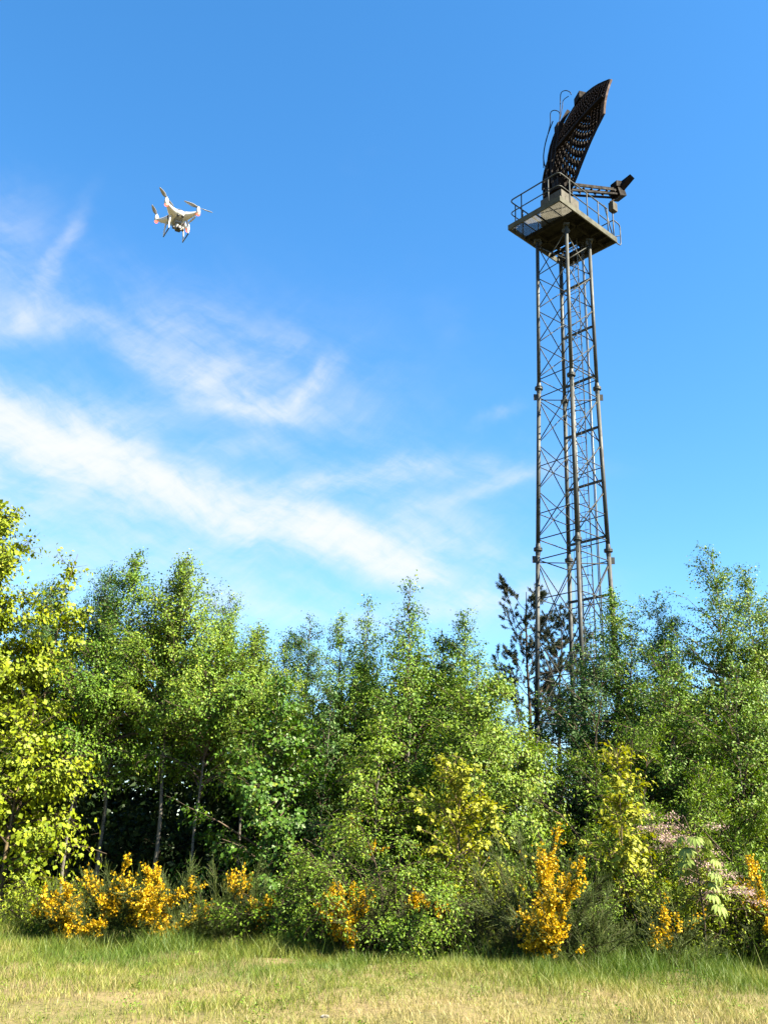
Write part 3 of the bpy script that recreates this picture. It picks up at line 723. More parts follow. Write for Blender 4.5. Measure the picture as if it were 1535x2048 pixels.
def make_tree(name, label, cat, group, base, H, Wd, seed, leafmat, barkmat=None, twigmat=None, base_frac=.28, n_limb=46, leaves=11000,
              leaf=.07, elev=(.5, 1.0), droop=.9, twig_droop=1.1, profile=None, lean=(0, 0), aspect=.68, r0=None, hang=.7, per_twig=26, spread=.075, tint_bias=0., twig_len=(.25, .6), clump=4.0, pexp=.95):
    rng = np.random.default_rng(seed)
    base = np.array(base, float); root = empty(name, base, label, cat, group)
    K = 12; t = np.linspace(0, 1, K)
    wob = np.cumsum(rng.normal(0, .018, (K, 2)), 0) * H * .25; wob -= wob[0]
    wob -= wob[-1] * t[:, None]        # tip ends where it was meant to
    trunk = np.stack([wob[:, 0] + lean[0] * t ** 1.5, wob[:, 1] + lean[1] * t ** 1.5, t * H], 1)
    r0 = r0 or .0048 * H + .010
    tr = np.array([trunk]); rad = np.array([r0 * (1 - t) ** 1.05 + .005])
    trunk[0, 2] = -.15
    V, F = tubes(np.array([trunk]), rad, 9)
    link('trunk', mesh_np('trunk', V, F, smooth=True), barkmat or M['birch_bark'], root)
    # limbs
    sl = base_frac + (1 - base_frac) * (np.arange(n_limb) + rng.uniform(0, 1, n_limb)) / n_limb * .985
    start, _ = sample(rng, np.array([trunk]), np.zeros(n_limb, int), np.clip(sl, 0, .999))
    s = (sl - base_frac) / (1 - base_frac)
    pf = profile(s) if profile else (np.minimum(1, .62 + s * 1.9) * (1 - s) ** pexp + .05)
    ln = Wd * .5 * pf * rng.uniform(.65, 1.25, n_limb) * 1.15
    azm = np.arange(n_limb) * 2.39996 + rng.normal(0, .4, n_limb)
    elv = rng.uniform(*elev, n_limb) + .22 * s ** 1.5
    limbs = grow(rng, start, azm, elv, ln, 6, droop * rng.uniform(.5, 1.3, n_limb) * (1 - s * .85))
    lr = (np.clip(ln * .014, .006, .05))[:, None] * np.linspace(1, .25, 6)[None]
    V1, F1 = tubes(limbs, lr, 4)
    # twigs
    ntw = max(40, leaves // per_twig)
    prob = ln ** 1.35 * rng.gamma(clump, 1 / clump, n_limb); prob = prob / prob.sum()
    ti = rng.choice(n_limb, ntw, p=prob); ss = rng.uniform(.03, 1, ntw) ** np.where(s[ti] > .5, 1.0, .75)
    tp, td = sample(rng, limbs, ti, np.clip(ss, 0, .999))
    ta = np.arctan2(td[:, 1], td[:, 0]) + rng.normal(0, .9, ntw)
    te = np.arcsin(np.clip(td[:, 2], -1, 1)) * .6 + rng.normal(0, .45, ntw)
    tl = rng.uniform(*twig_len, ntw) * np.clip(.35 + ln[ti], .35, 1.15)
    tw = grow(rng, tp, ta, te + .5 * s[ti], tl, 4, twig_droop * rng.uniform(.3, 1.4, ntw) * (1 - .8 * s[ti]))
    V2, F2 = tubes(tw[:, [0, 2, 3]], np.full((ntw, 3), .004) * np.array([1.3, .9, .6])[None], 3)
    V_ = np.concatenate([V1, V2]); F_ = np.concatenate([F1, F2 + len(V1)])
    link('branches', mesh_np('branches', V_, F_), twigmat or M['birch_twig'], root)
    # leaves
    li = rng.integers(0, ntw, leaves); ls = rng.uniform(.12, 1, leaves)
    lp, ld = sample(rng, tw, li, np.clip(ls, 0, .999))
    lp = lp + rng.normal(0, spread, (leaves, 3)) * np.array([1, 1, .8])
    ax = unit(ld * .6 + rng.normal(0, .6, (leaves, 3)) + np.array([0, 0, -hang]))
    sz = leaf * rng.uniform(.45, 1.42, leaves)
    rad_ = lp[:, :2] - (trunk[np.clip((lp[:, 2] / H * (K - 1)).astype(int), 0, K - 1), :2]); rn = np.linalg.norm(rad_, axis=1, keepdims=True) + .05
    fc_ = unit(np.concatenate([rad_ / rn, np.full((leaves, 1), .75)], 1))
    V3_, F3_ = leaf_geo(rng, lp, ax, sz, aspect, fc_, .62)
    tint = np.clip(rng.beta(2, 2.4, leaves) + tint_bias + rng.normal(0, .13, ntw)[li], 0, 1)
    link('crown', mesh_np('crown', V3_, F3_, np.repeat(tint, 2)), leafmat, root)
    return root, tw, rng

def make_shrub(name, label, cat, group, base, H, Wd, seed, leafmat, leaves=9000, leaf=.05, stems=14, aspect=.6, elev=(.55, 1.45), hang=.1, depth=None, per_twig=14, spread=.05,
               barkmat=None, droop=.7, tint_bias=0., twig_len=(.2, .5), up=0., low=.15, crown='crown'):
    rng = np.random.default_rng(seed)
    base = np.array(base, float); root = empty(name, base, label, cat, group)
    depth = depth or Wd * .7
    azm = np.arange(stems) * 2.39996 + rng.normal(0, .3, stems); elv = rng.uniform(*elev, stems)
    start = np.stack([rng.normal(0, Wd * .07, stems), rng.normal(0, depth * .07, stems), np.full(stems, -.05)], 1)
    reach = 1.0 / np.sqrt((np.cos(elv) / (Wd * .5)) ** 2 + (np.sin(elv) / H) ** 2)
    ln = reach * rng.uniform(.8, 1.12, stems)
    st = grow(rng, start, azm, elv + droop * .3, ln, 7, droop * rng.uniform(.5, 1.2, stems), .2)
    st[..., 1] *= depth / Wd
    V1, F1 = tubes(st, np.clip(ln * .012, .008, .035)[:, None] * np.linspace(1, .3, 7)[None], 4)
    link('stem', mesh_np('stem', V1, F1), barkmat or M['bark'], root)
    # side branches, twigs
    nb = stems * 7; bi = rng.integers(0, stems, nb); bs_ = rng.uniform(low, .98, nb)
    bp_, bd_ = sample(rng, st, bi, bs_)
    ba = np.arctan2(bd_[:, 1], bd_[:, 0]) + rng.normal(0, 1.0, nb); be = np.arcsin(np.clip(bd_[:, 2], -1, 1)) * .5 + rng.normal(.15 + up, .4, nb)
    br = grow(rng, bp_, ba, be, rng.uniform(.25, .6, nb) * min(H, Wd) * .55, 5, droop, .2)
    ntw = max(30, leaves // per_twig); ti = rng.integers(0, nb, ntw); tp, td = sample(rng, br, ti, rng.uniform(.1, .99, ntw))
    ta = np.arctan2(td[:, 1], td[:, 0]) + rng.normal(0, 1, ntw); te = np.arcsin(np.clip(td[:, 2], -1, 1)) * .6 + rng.normal(.1 + up, .5, ntw)
    tw = grow(rng, tp, ta, te, rng.uniform(*twig_len, ntw), 4, droop * .8, .2)
    tw[..., 2] = np.maximum(tw[..., 2], .03)
    V2, F2 = tubes(br, np.full((nb, 5), .006), 3); V3_, F3_ = tubes(tw[:, [0, 2, 3]], np.full((ntw, 3), .003), 3)
    link('branches', mesh_np('branches', np.concatenate([V2, V3_]), np.concatenate([F2, F3_ + len(V2)])), barkmat or M['bark'], root)
    li = rng.integers(0, ntw, leaves); lp, ld = sample(rng, tw, li, rng.uniform(.1, .999, leaves))
    lp = lp + rng.normal(0, spread, (leaves, 3)); lp[:, 2] = np.maximum(lp[:, 2], .02)
    ax = unit(ld * .8 + rng.normal(0, .55, (leaves, 3)) + np.array([0, 0, -hang]))
    fc_ = unit((lp - np.array([0, 0, H * .3])) / np.array([Wd, depth, H]) + np.array([0, 0, .25]))
    V4, F4 = leaf_geo(rng, lp, ax, leaf * rng.uniform(.6, 1.3, leaves), aspect, fc_, .6)
    tint = np.clip(rng.beta(2, 2.4, leaves) + tint_bias + rng.normal(0, .13, ntw)[li], 0, 1)
    link(crown, mesh_np(crown, V4, F4, np.repeat(tint, 2)), leafmat, root)
    return root, tw, rng

def make_broom(label, base, H, Wd, seed, flowers=900, mat='broom_green', stems=30, group='broom bushes', lean=0., patches=None, name='broom_bush', shoots=2600, low=.2):
    rng = np.random.default_rng(seed)
    base = np.array(base, float); root = empty(name, base, label, 'bush', group)
    azm = rng.uniform(0, 2 * pi, stems); elv = rng.uniform(.5, 1.5, stems)
    reach = 1.0 / np.sqrt((np.cos(elv) / (Wd * .5)) ** 2 + (np.sin(elv) / H) ** 2)
    ln = reach * rng.uniform(.7, 1.1, stems)
    start = np.stack([rng.normal(0, Wd * .08, stems), rng.normal(0, Wd * .06, stems), np.full(stems, -.04)], 1)
    st = grow(rng, start, azm, elv + .12, ln, 7, .35, .2)
    V1, F1 = tubes(st, np.clip(ln * .008, .006, .02)[:, None] * np.linspace(1, .3, 7)[None], 4)
    link('stem', mesh_np('stem', V1, F1), M['bark'], root)
    # whippy upright green shoots
    bi = rng.integers(0, stems, shoots); bp_, bd_ = sample(rng, st, bi, rng.uniform(low, .99, shoots) ** .8)
    ba = np.arctan2(bd_[:, 1], bd_[:, 0]) + rng.normal(0, .7, shoots)
    be = np.arcsin(np.clip(bd_[:, 2], -1, 1)) * .6 + rng.normal(.25, .5, shoots)
    sh = grow(rng, bp_, ba, be, rng.uniform(.10, .32, shoots) * min(1.15, .5 + H * .3), 4, -.1, .25)
    V2, F2 = tubes(sh[:, [0, 2, 3]], np.full((shoots, 3), .0036) * np.array([1, .85, .4])[None], 3)
    tint = np.repeat(np.clip(rng.beta(2, 2.5, shoots), 0, 1), 6)
    # tiny leaves along the shoots
    nl = shoots * 2; li = rng.integers(0, shoots, nl); lp, ld = sample(rng, sh, li, rng.uniform(.1, .99, nl))
    V3_, F3_ = leaf_geo(rng, lp, unit(ld + rng.normal(0, .5, (nl, 3))), rng.uniform(.018, .034, nl), .45)
    F2t = quads_to_tris(F2)
    V_ = np.concatenate([V2, V3_]); F_ = np.concatenate([F2t, F3_ + len(V2)])
    tn = np.concatenate([tint, tint, np.repeat(rng.beta(2, 2, nl), 2)])
    link('shoots', mesh_np('shoots', V_, F_, tn), M[mat], root)
    if flowers:
        tipz = sh[:, -1]
        # blossom sits in patches
        if patches is None:
            pc = tipz[rng.integers(0, shoots, 6)]; prad = rng.uniform(.22, .42, 6) * max(.7, min(H, Wd) * .45)
        else:
            pc = np.array([[p[0] * Wd * .5, p[1] * Wd * .3, p[2] * H] for p in patches]); prad = np.array([p[3] * Wd * .5 for p in patches]) * 1.25
        rep_ = 8; off_ = unit(rng.normal(0, 1, (len(pc) * rep_, 3))) * (np.repeat(prad, rep_) * rng.uniform(.2, 1.25, len(pc) * rep_))[:, None]
        pc = np.repeat(pc, rep_, 0) + off_; prad = np.repeat(prad, rep_) * rng.uniform(.25, .62, len(pc))
        dd = (np.linalg.norm(sh[:, 2][:, None] - pc[None], axis=2) / prad[None]).min(1)
        ok = np.where(dd < rng.uniform(.2, 1.35, shoots))[0]
        if len(ok) == 0: ok = np.arange(shoots)
        fi = ok[rng.integers(0, len(ok), flowers)]; fp, fd = sample(rng, sh, fi, rng.uniform(.15, .99, flowers))
        fp = fp + rng.normal(0, .02, (flowers, 3))
        # keel and raised standard: two folded petals for each flower
        ax = unit(fd * .4 + rng.normal(0, .7, (flowers, 3)) + np.array([0, -.25, .1]))
        Va, Fa = leaf_geo(rng, fp, ax, rng.uniform(.034, .054, flowers), .95)
        Vb, Fb = leaf_geo(rng, fp, unit(ax + rng.normal(0, .6, (flowers, 3))), rng.uniform(.030, .046, flowers), .8)
        tf = np.repeat(rng.beta(2, 2, flowers), 2)
        link('blossom', mesh_np('blossom', np.concatenate([Va, Vb]), np.concatenate([Fa, Fb + len(Va)]), np.concatenate([tf, tf])), M['broom_bloom'], root)
    return root

def spot(px, py_top, Y):              # where a plant stands and how tall it is, from its tip and distance
    p = at(px, py_top, Y); z0 = gz(p.x, Y)
    return (p.x, Y, z0), p.z - z0
def pxm(px, Y): return px * Y / math.cos(PITCH) * 1.0 / FPX * .97

exec_order = []
# ------------------------------------------------------------------ birches of the wood edge
BG = 'birches along the wood edge'
birches = [ # tip px, tip py, Y, width px, material, label, options
 (108, 1150, 24.0, 210, 'birch_dark', 'dark green birch half hidden behind the yellow maple at far left', {}),
 (224, 1122, 24.5, 210, 'birch_dark', 'blue green birch with two thin tips, left of the highest left birch', {}),
 (278, 1088, 23.0, 240, 'birch_leaf', 'tall birch with needle thin tip, first past the maple crown', {}),
 (376, 1098, 22.6, 270, 'birch_pale', 'pale broad birch with spreading sparse top, left of the wood', {}),
 (462, 1178, 24.6, 190, 'birch_leaf', 'thin leaning birch with wispy twigs right of the pale broad birch', {}),
 (518, 1238, 23.0, 230, 'birch_pale', 'shorter yellow green birch in the dip of the skyline, left side', {}),
 (574, 1256, 25.0, 170, 'birch_dark', 'small faint birch tip in the lowest dip of the skyline', {}),
 (622, 1218, 25.6, 190, 'birch_dark', 'bluish dark birch standing back between two lit groups', {}),
 (684, 1216, 23.6, 210, 'birch_leaf', 'dark leaved birch at the left flank of the pointed central group', {}),
 (736, 1180, 23.4, 230, 'birch_leaf', 'second tallest birch of the pointed central group', {}),
 (822, 1146, 22.6, 290, 'birch_leaf', 'tallest central birch with dense pointed crown', {'leaves': 22000}),
 (884, 1240, 24.0, 190, 'birch_dark', 'dim birch tucked behind the right side of the tallest central one', {}),
 (930, 1208, 23.6, 220, 'birch_leaf', 'slim birch with thin tip between the central group and the pine', {}),
 (990, 1330, 24.2, 170, 'birch_pale', 'low pale birch just left of the pine', {}),
 (1222, 1166, 25.6, 230, 'birch_leaf', 'narrow birch whose tip touches the right tower leg', {'leaves': 16000}),
 (1310, 1170, 25.0, 220, 'birch_dark', 'soft grey green birch right of the tower', {}),
 (1420, 1080, 24.0, 330, 'birch_leaf', 'highest birch on the right side with loose open top', {'leaves': 20000}),
 (1488, 1118, 24.6, 220, 'birch_pale', 'slender birch next to the highest right birch', {}),
 (1536, 1168, 23.6, 230, 'birch_pale', 'birch cut by the right edge of the picture', {}),
 (1660, 1130, 24.0, 280, 'birch_leaf', 'birch reaching in from beyond the right edge of the picture', {}),
 (-120, 1110, 24.2, 280, 'birch_leaf', 'birch reaching in from beyond the left edge behind the maple', {}),
]
PROTO = {}
NPROTO = 5
def copy_tree(src, label, cat, group, base, sc_, rz, mat):
    r = empty(src.name.split('.')[0], base, label, cat, group); r.scale = sc_; r.rotation_euler = (0, 0, rz)
    for c_ in list(src.children):
        o_ = c_.copy(); COL.objects.link(o_); o_.parent = r
        if o_.name.startswith('crown'):
            o_.material_slots[0].link = 'OBJECT'; o_.material_slots[0].material = mat
    return r
order = sorted(range(len(birches)), key=lambda i: birches[i][1])
for n_, i in enumerate(order):
    px, py, Y, wpx, mt, lab, kw = birches[i]
    b_, H = spot(px, py, Y); H *= .97; Wt = pxm(wpx, Y) * 1.25
    k = 50 if px in (822, 736) else n_ % NPROTO if px > 540 else 100 + n_ % 3       # the left ones carry their crowns higher
    if k not in PROTO:
        r_, _, _ = make_tree('birch_tree', lab, 'birch', BG, b_, H, Wt, 100 + i, M[mt], leaves=33000, n_limb=(66, 54, 72, 60)[k % 4], base_frac=(.25, .32, .22, .28)[k % 4] if k < 100 else .43, leaf=.057, per_twig=40, spread=.085,
                              droop=(.9, 1.3, .6, 1.0)[k % 4], twig_droop=(1.1, 1.5, .8, 1.3)[k % 4], elev=((.5, 1.0), (.35, .9), (.7, 1.15), (.5, 1.0))[k % 4], pexp=1.25 if k == 50 else (1.05, .95, 1.2, 1.0)[(k + k // 4) % 4])
        PROTO[k] = (r_, H, Wt)
    else:
        r_, H0, W0 = PROTO[k]; sw = min(max(Wt / W0, .75), 1.3)
        copy_tree(r_, lab, 'birch', BG, b_, (sw, sw, H / H0), 1.3 + 2.1 * n_, M[mt])
# young trees in front of the wood
fronts = [
 (556, 1362, 21.0, 250, 'alder_leaf', 'mid green broad leaved tree in front of the wood, leafy to the ground', 'tree', dict(leaf=.085, leaves=10500, base_frac=.08, droop=.6, aspect=.75, barkmat='bark', n_limb=48)),
 (760, 1432, 20.6, 210, 'birch_pale', 'young weeping birch with white stem in front of the central group', 'birch', dict(base_frac=.25, leaf=.062, leaves=9500, droop=1.4, twig_droop=1.6, n_limb=36)),
 (958, 1335, 21.0, 300, 'birch_pale', 'bright lit birch with hanging leafy curtains left of the tower foot', 'birch', dict(base_frac=.2, leaf=.064, leaves=21000, droop=1.3, twig_droop=1.7, n_limb=52)),
 (1036, 1420, 21.6, 220, 'birch_pale', 'small drooping birch at the left tower leg foot', 'birch', dict(base_frac=.2, leaf=.066, leaves=10000, droop=1.3, twig_droop=1.6, n_limb=36)),
 (1470, 1330, 21.8, 330, 'birch_leaf', 'lower full crowned birch before the right hand group', 'birch', dict(base_frac=.15, leaf=.058, leaves=22000, n_limb=56)),
 (1330, 1290, 22.6, 320, 'birch_leaf', 'rounded birch with dense dark flank right of the tower', 'birch', dict(base_frac=.15, leaf=.058, leaves=22000, n_limb=56)),
 (1185, 1262, 24.2, 330, 'birch_dark', 'dim leafy tree hiding the foot of the front tower leg', 'tree', dict(base_frac=.12, leaf=.058, leaves=16000, n_limb=50)),
 (430, 1300, 22.2, 260, 'birch_leaf', 'mid height birch with green lower boughs below the pale broad birch', 'birch', dict(base_frac=.46, leaf=.060, leaves=14000, n_limb=48)),
 (195, 1290, 22.0, 230, 'birch_leaf', 'mid height birch lit beside the maple boughs', 'birch', dict(base_frac=.46, leaf=.060, leaves=13000, n_limb=44)),
 (660, 1370, 22.0, 180, 'birch_dark', 'shadowed small tree between broad leaved tree and central group', 'tree', dict(base_frac=.15, leaf=.062, leaves=9500, n_limb=40)),
 (1150, 1300, 25.2, 190, 'birch_dark', 'slender dim birch growing inside the tower foot view', 'birch', dict(base_frac=.2, leaf=.058, leaves=10000, n_limb=46)),
 (1258, 1225, 24.6, 230, 'birch_leaf', 'leafy birch against the right tower leg, below the narrow one', 'birch', dict(base_frac=.2, leaf=.058, leaves=14000, n_limb=50)),
]
for i, (px, py, Y, wpx, mt, lab, cat, kw) in enumerate(fronts):
    b_, H = spot(px, py, Y); kw = dict(kw)
    bm_ = kw.pop('barkmat', None)
    make_tree('young_birch' if cat == 'birch' else 'young_tree', lab, cat, 'young trees before the wood', b_, H, pxm(wpx, Y) * 1.2, 200 + i, M[mt], barkmat=M[bm_] if bm_ else None, **kw)

# yellow green maples at the left edge, with their large leaves
def lobed_leaf():
    """one five lobed leaf, one unit long"""
    out_ = [(0, 0), (.22, .10), (.50, .22), (.30, .42), (.48, .66), (.18, .66), (0, 1.0), (-.18, .66), (-.48, .66), (-.30, .42), (-.50, .22), (-.22, .10)]
    V = [(0, .40, .06)] + [(x, y, -.10 * abs(x) - .06 * y * y) for x, y in out_]
    F = [(0, 1 + i, 1 + (i + 1) % 12) for i in range(12)]
    return V, F
def leaf_variants(mat, n, seed):
    V, F = lobed_leaf(); rng = np.random.default_rng(seed); res = []
    for i in range(n):
        me = mesh_np('large_leaf', V, F, np.full(len(F), np.clip(rng.beta(2, 2), 0, 1))); me.materials.append(mat); res.append(me)
    return res
def hang_leaves(root, tw, rng, meshes, n, size, front_only=True, name='leaf', hang=.9, smin=.3):
    cand = rng.integers(0, len(tw), n * 4)
    p, d = sample(rng, tw, cand, rng.uniform(smin, .999, n * 4))
    if front_only: o_ = np.argsort(p[:, 1] + rng.normal(0, .15, n * 4))[:n]; p, d = p[o_], d[o_]
    else: p, d = p[:n], d[:n]
    for q, dd in zip(p, d):
        y = Vector(dd) * .6 + Vector((rng.normal(0, .5), rng.normal(-.25, .5), -hang + rng.normal(0, .3))); y.normalize()
        zn = Vector((rng.normal(.35, .5), -.6 + rng.normal(0, .4), .8)); x = y.cross(zn).normalized(); zn = x.cross(y)
        s = size * rng.uniform(.7, 1.25)
        o_ = bpy.data.objects.new(name, meshes[int(rng.integers(0, len(meshes)))]); COL.objects.link(o_); o_.parent = root
        mt_ = Matrix((x, y, zn)).transposed().to_4x4(); mt_.translation = Vector(q) + Vector((rng.normal(0, .04), rng.normal(0, .04), rng.normal(0, .04)))
        o_.matrix_local = mt_ @ Matrix.Scale(s, 4)
ml = leaf_variants(M['maple_leaf'], 6, 5)
for (px, py, Y, wpx, lab, sd_, nl, lean) in ((4, 1016, 21.6, 290, 'large yellow green maple at the left edge with big drooping leaves', 301, 23000, (.15, 0)),
                                             (156, 1108, 22.4, 190, 'slim yellow green maple stem leaning right of the large maple', 302, 6500, (.5, 0)),
                                             (70, 1400, 20.6, 260, 'low spreading maple boughs under the large maple at left', 303, 6500, (.1, 0))):
    b_, H = spot(px, py, Y); b_ = (b_[0] - lean[0], b_[1], b_[2])
    r_, tw_, rg = make_tree('maple_tree', lab, 'maple', 'yellow green maples at the left', b_, H, pxm(wpx, Y) * 1.35, sd_, M['maple_leaf'], M['bark_gold'], M['bark'], base_frac=.10 if sd_ == 303 else .2, n_limb=44,
        leaves=nl, leaf=.10, r0=.045, elev=(.2, .9), droop=.8, twig_droop=1.0, lean=lean, aspect=.8, hang=.9, per_twig=9, spread=.10, twig_len=(.25, .55), profile=lambda s: np.minimum(1, .6 + s * 1.5) * (1 - s) ** .85 + .08)
    hang_leaves(r_, tw_, rg, ml, 110 if sd_ != 302 else 60, .13)

# ------------------------------------------------------------------ pines behind the tower foot
def make_pine(label, base, H, Wd, seed, tufts=3600):
    rng = np.random.default_rng(seed); base = np.array(base, float)
    root = empty('pine_tree', base, label, 'pine', 'pines behind the tower foot')
    K = 10; t = np.linspace(0, 1, K); w = np.cumsum(rng.normal(0, .05, (K, 2)), 0); w -= w[0]; w -= w[-1] * t[:, None]
    trunk = np.stack([w[:, 0], w[:, 1], t * H], 1); trunk[0, 2] = -.15
    V, F = tubes(np.array([trunk]), np.array([.10 * (1 - t) + .012]), 8); link('trunk', mesh_np('trunk', V, F, smooth=True), M['bark'], root)
    nl = 54; sl = .25 + .72 * (np.arange(nl) + rng.uniform(0, 1, nl)) / nl
    sp_, _ = sample(rng, np.array([trunk]), np.zeros(nl, int), sl); s = (sl - .25) / .75
    ln = Wd * .5 * ((1 - s) ** .6 * .9 + .18) * rng.uniform(.5, 1.25, nl)
    lb_ = grow(rng, sp_, np.arange(nl) * 2.4 + rng.normal(0, .5, nl), rng.uniform(-.05, .5, nl) + .3 * s, ln, 6, -.55, .5)
    V1, F1 = tubes(lb_, np.clip(ln * .011, .006, .03)[:, None] * np.linspace(1, .3, 6)[None], 4)
    nt = 820; ti = rng.integers(0, nl, nt); tp, td = sample(rng, lb_, ti, rng.uniform(.3, .99, nt))
    tw = grow(rng, tp, np.arctan2(td[:, 1], td[:, 0]) + rng.normal(0, .8, nt), rng.uniform(-.1, .8, nt), rng.uniform(.15, .5, nt), 4, -.5, .2)
    V2, F2 = tubes(tw, np.full((nt, 4), .007), 3)
    link('branches', mesh_np('branches', np.concatenate([V1, V2]), np.concatenate([F1, F2 + len(V1)])), M['bark'], root)
    # bottle brush tufts of needles at the twig ends
    n = tufts * 14; ti = rng.integers(0, nt, n); lp, ld = sample(rng, tw, ti, rng.uniform(.45, .999, n))
    V3_, F3_ = leaf_geo(rng, lp, unit(ld * 1.0 + rng.normal(0, .75, (n, 3))), rng.uniform(.07, .12, n), .13)
    link('crown', mesh_np('crown', V3_, F3_, np.repeat(rng.beta(2, 2.6, n), 2)), M['pine_needle'], root)
for (px, py, Y, wpx, lab, sd_) in ((1052, 1184, 30.5, 300, 'dark open pine with bare limbs left of the tower foot', 401), (1122, 1246, 32.5, 240, 'second sparse pine seen between the tower legs', 402)):
    b_, H = spot(px, py, Y); make_pine(lab, b_, H, pxm(wpx, Y) * 1.2, sd_)

# ------------------------------------------------------------------ willows and shrubs
shr = [ # tip px, py, Y, w px, material, label, cat, name, options
 (1268, 1395, 20.8, 280, 'willow_leaf', 'tall willow with upright lit shoots right of the tower foot', 'willow', 'willow_shrub', dict(leaf=.085, aspect=.28, leaves=15000, up=.45, elev=(.9, 1.5), stems=18)),
 (1345, 1480, 20.2, 300, 'willow_leaf', 'rounded light green willow bush below the right birches', 'willow', 'willow_shrub', dict(leaf=.08, aspect=.34, leaves=15000, up=.35)),
 (1130, 1375, 23.4, 300, 'willow_dark', 'dim green willow at the foot of the tower', 'willow', 'willow_shrub', dict(leaf=.085, aspect=.28, leaves=12000, up=.4, elev=(.8, 1.5))),
 (1480, 1490, 20.2, 260, 'willow_leaf', 'light green bush near the right edge above the pink blossom', 'bush', 'willow_shrub', dict(leaf=.08, aspect=.4, leaves=12000, up=.3)),
 (760, 1640, 17.8, 470, 'thorn_leaf', 'wide arching green thorn bush at the centre of the scrub', 'bush', 'thorn_bush', dict(leaf=.05, aspect=.6, leaves=32000, stems=26, elev=(.25, 1.4), droop=1.0)),
 (600, 1690, 17.9, 230, 'thorn_leaf', 'low dark thorn bush left of the wide arching one', 'bush', 'thorn_bush', dict(leaf=.055, aspect=.6, leaves=9000, stems=14, droop=1.0)),
 (110, 1735, 18.6, 230, 'lime_leaf', 'low feathery green bush under the maple at left', 'bush', 'feathery_bush', dict(leaf=.06, aspect=.35, leaves=8000, stems=14, elev=(.3, 1.2), droop=1.1)),
 (1310, 1660, 18.6, 300, 'lime_leaf', 'lime yellow bush between gold sapling and chestnut', 'bush', 'lime_bush', dict(leaf=.068, aspect=.42, leaves=12000, stems=18, elev=(.4, 1.4), up=.1)),
 (1180, 1660, 18.8, 200, 'thorn_leaf', 'green bush behind the gold sapling', 'bush', 'thorn_bush', dict(leaf=.058, aspect=.5, leaves=8000, stems=14)),
 (950, 1690, 18.6, 190, 'lime_leaf', 'yellowish bush below the bright drooping birch', 'bush', 'lime_bush', dict(leaf=.062, aspect=.5, leaves=7000, stems=14)),
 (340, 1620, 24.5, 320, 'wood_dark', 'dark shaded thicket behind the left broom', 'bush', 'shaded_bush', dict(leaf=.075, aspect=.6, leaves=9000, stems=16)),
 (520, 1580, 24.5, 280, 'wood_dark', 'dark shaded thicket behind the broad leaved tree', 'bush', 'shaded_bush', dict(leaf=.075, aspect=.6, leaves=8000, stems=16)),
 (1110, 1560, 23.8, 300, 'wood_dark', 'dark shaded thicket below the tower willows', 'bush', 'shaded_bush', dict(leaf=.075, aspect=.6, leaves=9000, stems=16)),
 (1500, 1620, 19.6, 240, 'thorn_leaf', 'green bush behind the pink blossom at the right edge', 'bush', 'thorn_bush', dict(leaf=.06, aspect=.5, leaves=9000, stems=16)),
]
for i, (px, py, Y, wpx, mt, lab, cat, nm, kw) in enumerate(shr):
    b_, H = spot(px, py, Y)
    make_shrub(nm, lab, cat, 'bushes of the wood edge', b_, H * .97, pxm(wpx, Y) * 1.05, 500 + i, M[mt], **kw)
# pink blossoming shrub at the right
b_, H = spot(1452, 1585, 18.7)
r_, tw_, rg = make_shrub('flowering_shrub', 'shrub with pale pink blossom clusters at the right edge', 'bush', None, b_, H, pxm(260, 18.9), 540, M['lime_leaf'], leaves=5500, leaf=.06, aspect=.5, stems=16, elev=(.5, 1.35))
n = 52; ends = tw_[:, -1]; hi = np.argsort(-(ends[:, 2] * 1.6 - ends[:, 1] * .4) + rg.normal(0, .25, len(ends)))[:n]
for q in ends[hi]:                    # each cluster of blossom is a part
    k = 80; pos = rg.normal(0, 1, (k, 3)) * np.array([.095, .095, .035])
    V_, F_ = leaf_geo(rg, pos, unit(rg.normal(0, .5, (k, 3)) + np.array([.2, -.4, .7])), rg.uniform(.02, .038, k), .9)
    link('blossom_cluster', mesh_np('blossom_cluster', V_, F_, np.repeat(rg.beta(2, 2, k), 2)), M['pink_bloom'], r_, tuple(q))['kind'] = 'stuff'

# saplings with large leaves
gl = leaf_variants(M['gold_leaf'], 6, 7)
for (px, py, Y, wpx, lab, sd_, nl, nbig) in ((1232, 1496, 18.7, 110, 'tall golden leaved sapling in front of the right willows', 601, 2200, 150), (918, 1545, 19.0, 160, 'golden leaved sapling below the bright drooping birch', 602, 3600, 150)):
    b_, H = spot(px, py, Y)
    r_, tw_, rg = make_tree('golden_sapling', lab, 'sapling', 'golden saplings', b_, H, pxm(wpx, Y) * 1.1, sd_, M['gold_leaf'], M['bark_gold'], M['bark_gold'], base_frac=.22, n_limb=30, leaves=nl, leaf=.085,
        elev=(.3, .9), droop=.5, twig_droop=.7, aspect=.6, hang=.7, per_twig=6, spread=.05, twig_len=(.12, .3), r0=.02, profile=lambda s: (1 - s) ** .5 * .9 + .2)
    hang_leaves(r_, tw_, rg, gl, nbig, .11, hang=.6)
